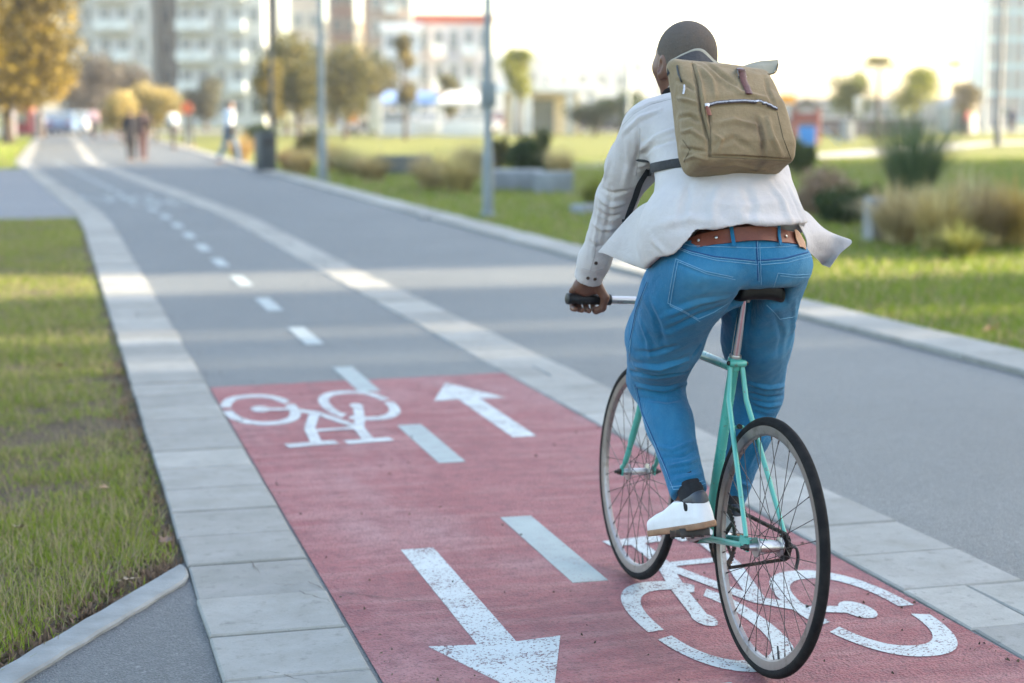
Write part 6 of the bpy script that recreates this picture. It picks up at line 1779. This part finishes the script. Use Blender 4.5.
car(at(64, 108), 1.4, P_B, 'grey blue car parked in the middle of the far end of the path')
car(at(78, 116), -1.7, P_W_, 'white car parked right of the grey blue one at the end of the path')
for u, d, p, rz, lab, v in ((372, 122, P_W_, .1, 'white van parked below the white blue banner sign', True), (392, 118, P_D, .05, 'black car parked below the pale blue canopy', False), (430, 124, P_W_, .0, 'white car parked below the white canopy', False), (470, 120, P_G, .1, 'grey car parked behind the third lamp post', False),
    (560, 126, P_D, .0, 'black car parked in front of the white pavilion', False), (586, 128, P_W_, .1, 'white car parked left of the dark round trees', False), (612, 124, P_D, .0, 'dark car parked left of the left arm of the rider', False), (508, 124, P_R, .0, 'red car parked at the left end of the white pavilion', False), (636, 128, P_G, .05, 'grey car hidden partly by the shoulder of the rider', False)):
    car(at(u, d), rz, p, lab, v)

# ---- buildings
def wall_mat(name, a, b, s=.4): return simple(name, a, b, s, .9, bump=.2, bscale=3, bdist=.02)
def block(name, u, d, w, dp, h, rz, m, label, storeys, bays, win=(1.2, 1.5), balc=None, roofm=None, cat='building', left_bays=0, group=None, z0=.4, parapet=.6, glass=None):
    t = empty(name, at(u, d), rz, label, cat, group)
    MB().box((0, dp / 2, h / 2), (w, dp, h)).build('wall', m, t)
    MB().box((0, dp / 2, h + parapet / 2), (w + .5, dp + .5, parapet)).build('roof', roofm or m, t)
    fh = (h - z0) / storeys; bw = w / bays; proto = None; pb = None; n = 0
    for i in range(storeys):
        for j in range(bays):
            x = -w / 2 + bw * (j + .5); z = z0 + fh * (i + .52)
            if proto is None:
                mb = MB().box((0, -.02, 0), (win[0] + .2, .10, win[1] + .2)); proto = mb.build('window', M_FRAME, t); q = MB().box((0, -.08, 0), (win[0], .03, win[1])).build('pane', glass or M_GLASS, proto); c = proto
            else:
                if n >= 100: continue
                c = copy_tree(proto, t)
            c.location = (x, 0, z); n += 1
    if balc:
        bp = None; k = 0
        for i in range(1, storeys):
            for j in balc:
                x = -w / 2 + bw * (j + .5); z = z0 + fh * i
                if bp is None:
                    bp = MB().box((0, -.7, 0), (bw * .96, 1.4, .16)).build('balcony', m, t); MB().box((0, -1.37, .58), (bw * .96, .07, 1.0)).box((-bw * .46, -.7, .58), (.06, 1.3, 1.0)).box((bw * .46, -.7, .58), (.06, 1.3, 1.0)).build('railing', M_RAIL, bp); c = bp
                else:
                    if k >= 100: continue
                    c = copy_tree(bp, t)
                c.location = (x, 0, z); k += 1
    if left_bays:
        lw = dp / left_bays
        for i in range(storeys):
            for j in range(left_bays):
                if n >= 100: break
                c = copy_tree(proto, t); c.location = (-w / 2, lw * (j + .5), z0 + fh * (i + .52)); c.rotation_euler = (0, 0, -PI / 2); n += 1
    return t
M_FRAME = simple('window_frame', (.50, .52, .52, 1), (.44, .46, .46, 1), 2, .6); M_RAIL = simple('balcony_panel', (.50, .55, .56, 1), (.42, .47, .48, 1), 1.5, .6)
M_GLASS_HAZED = simple('haze_tinted_glass', (.42, .42, .40, 1), (.36, .36, .34, 1), 2, .2)  # panes lightened to paint haze over the skyline houses
M_ROOFR = simple('red_roof_tiles', (.42, .085, .045, 1), (.34, .07, .04, 1), 2, .85)
block('apartment_block', 108, 172, 9.0, 12, 34, -.26, wall_mat('grey_white_render', (.47, .485, .475, 1), (.40, .415, .41, 1)), 'long grey white apartment block with balconies, its left wing behind the golden tree', 11, 5, (1.0, 1.5), (0, 2, 3), group=None)
block('apartment_block', 160, 178, 3.6, 12, 34, -.26, wall_mat('grey_render', (.30, .30, .285, 1), (.25, .25, .24, 1)), 'darker grey stair tower between the two grey white apartment wings', 11, 2, (.8, 1.6))
block('apartment_block', 222, 172, 8.6, 12, 34, -.26, wall_mat('grey_white_render2', (.46, .485, .475, 1), (.385, .41, .40, 1)), 'right grey white apartment wing with balconies ending at the bright sky gap', 11, 5, (1.0, 1.5), (0, 1, 3))
block('tower_block', 307, 176, 3.2, 8, 30, -.15, wall_mat('taupe_render', (.37, .34, .31, 1), (.31, .285, .26, 1)), 'narrow taupe tower right of the bright sky gap', 10, 2, (1.0, 1.4))
block('tower_block', 344, 186, 2.5, 6, 30, -.1, wall_mat('pinkish_render', (.42, .30, .26, 1), (.36, .26, .23, 1)), 'slim pinkish brown tower between the two cream slits', 10, 2, (.8, 1.3))
block('tower_block', 391, 180, 4.4, 8, 20, -.1, wall_mat('brown_render', (.36, .29, .25, 1), (.30, .245, .21, 1)), 'brown block behind the thin sparse tree', 7, 3, (.9, 1.4), (1,))
for u, d, w in ((330, 230, 8.0), (366, 236, 8)):
    block('cream_house', u, d, w, 6, 13, 0, M_CREAM, 'cream house low behind the towers, seen in the %s slit' % ('left' if u < 350 else 'right'), 4, 4, (1, 1.4))
block('office_house', 454, 150, 6.6, 8, 9.2, -.2, wall_mat('blue_grey_render', (.42, .46, .52, 1), (.50, .42, .37, 1), .25), 'blue grey and peach house with a red roof behind the canopies', 3, 5, (.7, 1.5), (1, 3), M_ROOFR, parapet=.75)
block('office_house', 402, 146, 3.2, 5, 8.4, -.2, M_WHITE, 'small bright white house with dark balconies left of the red roofed house', 4, 2, (1.0, 1.0), (1,))
for i, (u, d, w, h, lab) in enumerate(((500, 215, 11, 7.5, 'pale washed out house right of the red roofed house'), (545, 240, 14, 7.5, 'low pale house above the white pavilion'), (592, 220, 10, 7, 'pale house left of the distant lamp post'), (668, 230, 16, 5.5, 'pale low house behind the head of the rider'), (560, 300, 30, 11, 'pale broad block on the skyline'))):
    block('pale_house', u, d, w, 8, h, -.2, M_WHITE, lab, max(2, int(h / 3)), max(3, int(w / 2.4)), (1.1, 1.4), group='pale houses on the skyline', glass=M_GLASS_HAZED)
block('glass_tower', 1022, 210, 9.0, 10, 40, -.3, simple('tower_glass', (.20, .36, .43, 1), (.25, .42, .49, 1), .3, .25, spec=.6), 'pale blue glass tower at the right frame edge', 12, 6, (1.1, 2.6))
for u, d, w, h, lab in ((740, 260, 30, 2.4, 'long grey low wall far behind the rider'), (900, 170, 24, 2.6, 'long grey low building behind the palms')):
    block('low_building', u, d, w, 5, h, -.2, wall_mat('grey_low_wall', (.30, .30, .31, 1), (.25, .25, .26, 1)), lab, 1, 8, (1.4, 1.0), parapet=.2)

# ---- unseen house blocks, added to shade the path; their gaps shape the sun bands
def add_shade_house(y0, y1, x, h, label, m):
    t = empty('unseen_shade_house', (x, (y0 + y1) / 2, 0), 0, label, 'building', 'unseen house blocks added to shade the path')
    MB().box((6, 0, h / 2), (12, y1 - y0, h)).build('wall', m, t); MB().box((6, 0, h + .2), (12.2, y1 - y0, .4)).build('roof', M_ROOFR, t)
    n = max(1, int((y1 - y0) / 3.2)); proto = None
    for i in range(min(8, int(h / 3.2))):
        for j in range(n):
            if proto is None:
                proto = MB().box((-.03, 0, 0), (.10, min(1.4, (y1 - y0) * .6), 1.6)).build('window', M_FRAME, t); MB().box((-.09, 0, 0), (.03, min(1.2, (y1 - y0) * .5), 1.4)).build('pane', M_GLASS, proto); c = proto
            else: c = copy_tree(proto, t)
            c.location = (0, -(y1 - y0) / 2 + (j + .5) * (y1 - y0) / n, 1.9 + i * 3.2)
SH_X, SH_H = 58.0, 27.0
SUN_AZ = math.radians(91.0); SUN_EL = math.radians(18.0)
def shy(y): return y + (SH_X + 6) / math.tan(SUN_AZ) * 1.0      # where the shade edge at y comes from
for a, b_, lab in ((-45, 9.95, 'long unseen house block added right of the camera to shade the path'), (10.25, 11.15, 'thin unseen block added beside the long one to split the sun bands'), (11.55, 13.9, 'narrow unseen block added left of the wide gap that lets the sun band through'), (15.85, 48.0, 'long unseen house block added right of the lawn for its shade')):
    add_shade_house(shy(a), shy(b_), SH_X, SH_H, lab, M_CREAM)

# ================================================================== LIGHT, SKY, CAMERA
w = bpy.data.worlds.new('World'); scn.world = w; w.use_nodes = True
nt = w.node_tree; nt.nodes.clear()
sk = nt.nodes.new('ShaderNodeTexSky'); sk.sky_type = 'NISHITA'; sk.sun_disc = False
sk.sun_elevation = SUN_EL; sk.sun_rotation = SUN_AZ; sk.air_density = 1.0; sk.dust_density = 2.2; sk.ozone_density = .5; sk.altitude = 20
bg = nt.nodes.new('ShaderNodeBackground'); bg.inputs['Strength'].default_value = .15
ow = nt.nodes.new('ShaderNodeOutputWorld'); nt.links.new(sk.outputs[0], bg.inputs[0]); nt.links.new(bg.outputs[0], ow.inputs[0])
L = bpy.data.lights.new('sun', 'SUN'); L.energy = 5.0; L.angle = math.radians(.6); L.color = (1.0, .84, .62)
so = bpy.data.objects.new('sun', L); COL.objects.link(so)
sdir = Vector((math.sin(SUN_AZ) * math.cos(SUN_EL), math.cos(SUN_AZ) * math.cos(SUN_EL), math.sin(SUN_EL)))
so.rotation_euler = sdir.to_track_quat('Z', 'Y').to_euler(); so.location = sdir * 60

cd = bpy.data.cameras.new('camera'); co = bpy.data.objects.new('camera', cd); COL.objects.link(co)
cd.sensor_width = 36; cd.lens = F_PX / W_PX * 36; cd.clip_start = .05; cd.clip_end = 6000
Mc = Matrix((RT, UP, -FW)).transposed().to_4x4(); Mc.translation = Vector(CAM); co.matrix_world = Mc
cd.dof.use_dof = True; cd.dof.focus_distance = 4.55; cd.dof.aperture_fstop = 2.15; cd.dof.aperture_blades = 0
scn.camera = co
scn.render.resolution_x = W_PX; scn.render.resolution_y = H_PX
vs = scn.view_settings; vs.view_transform = 'Standard'; vs.look = 'None'; vs.gamma = 1; vs.exposure = 2.5; vs.use_curve_mapping = False
scn.render.engine = 'CYCLES'
cy = scn.cycles; cy.use_denoising = True; cy.max_bounces = 6; cy.diffuse_bounces = 3; cy.glossy_bounces = 3; cy.transmission_bounces = 3; cy.transparent_max_bounces = 6
cy.caustics_reflective = False; cy.caustics_refractive = False; cy.sample_clamp_indirect = 6

# ---- air: low sun in light haze
hz = MB().box((40, 130, 30), (560, 420, 62.5)).build('haze', None, smooth=False)
hm = bpy.data.materials.new('haze_air'); hm.use_nodes = True; ht = hm.node_tree; ht.nodes.clear()
hv = ht.nodes.new('ShaderNodeVolumePrincipled'); hv.inputs['Color'].default_value = (.93, .95, 1, 1); hv.inputs['Density'].default_value = .00045; hv.inputs['Anisotropy'].default_value = .35
ho = ht.nodes.new('ShaderNodeOutputMaterial'); ht.links.new(hv.outputs[0], ho.inputs['Volume']); hz.data.materials.append(hm)
tag(hz, kind='stuff'); cy.volume_bounces = 0; cy.volume_step_rate = 10
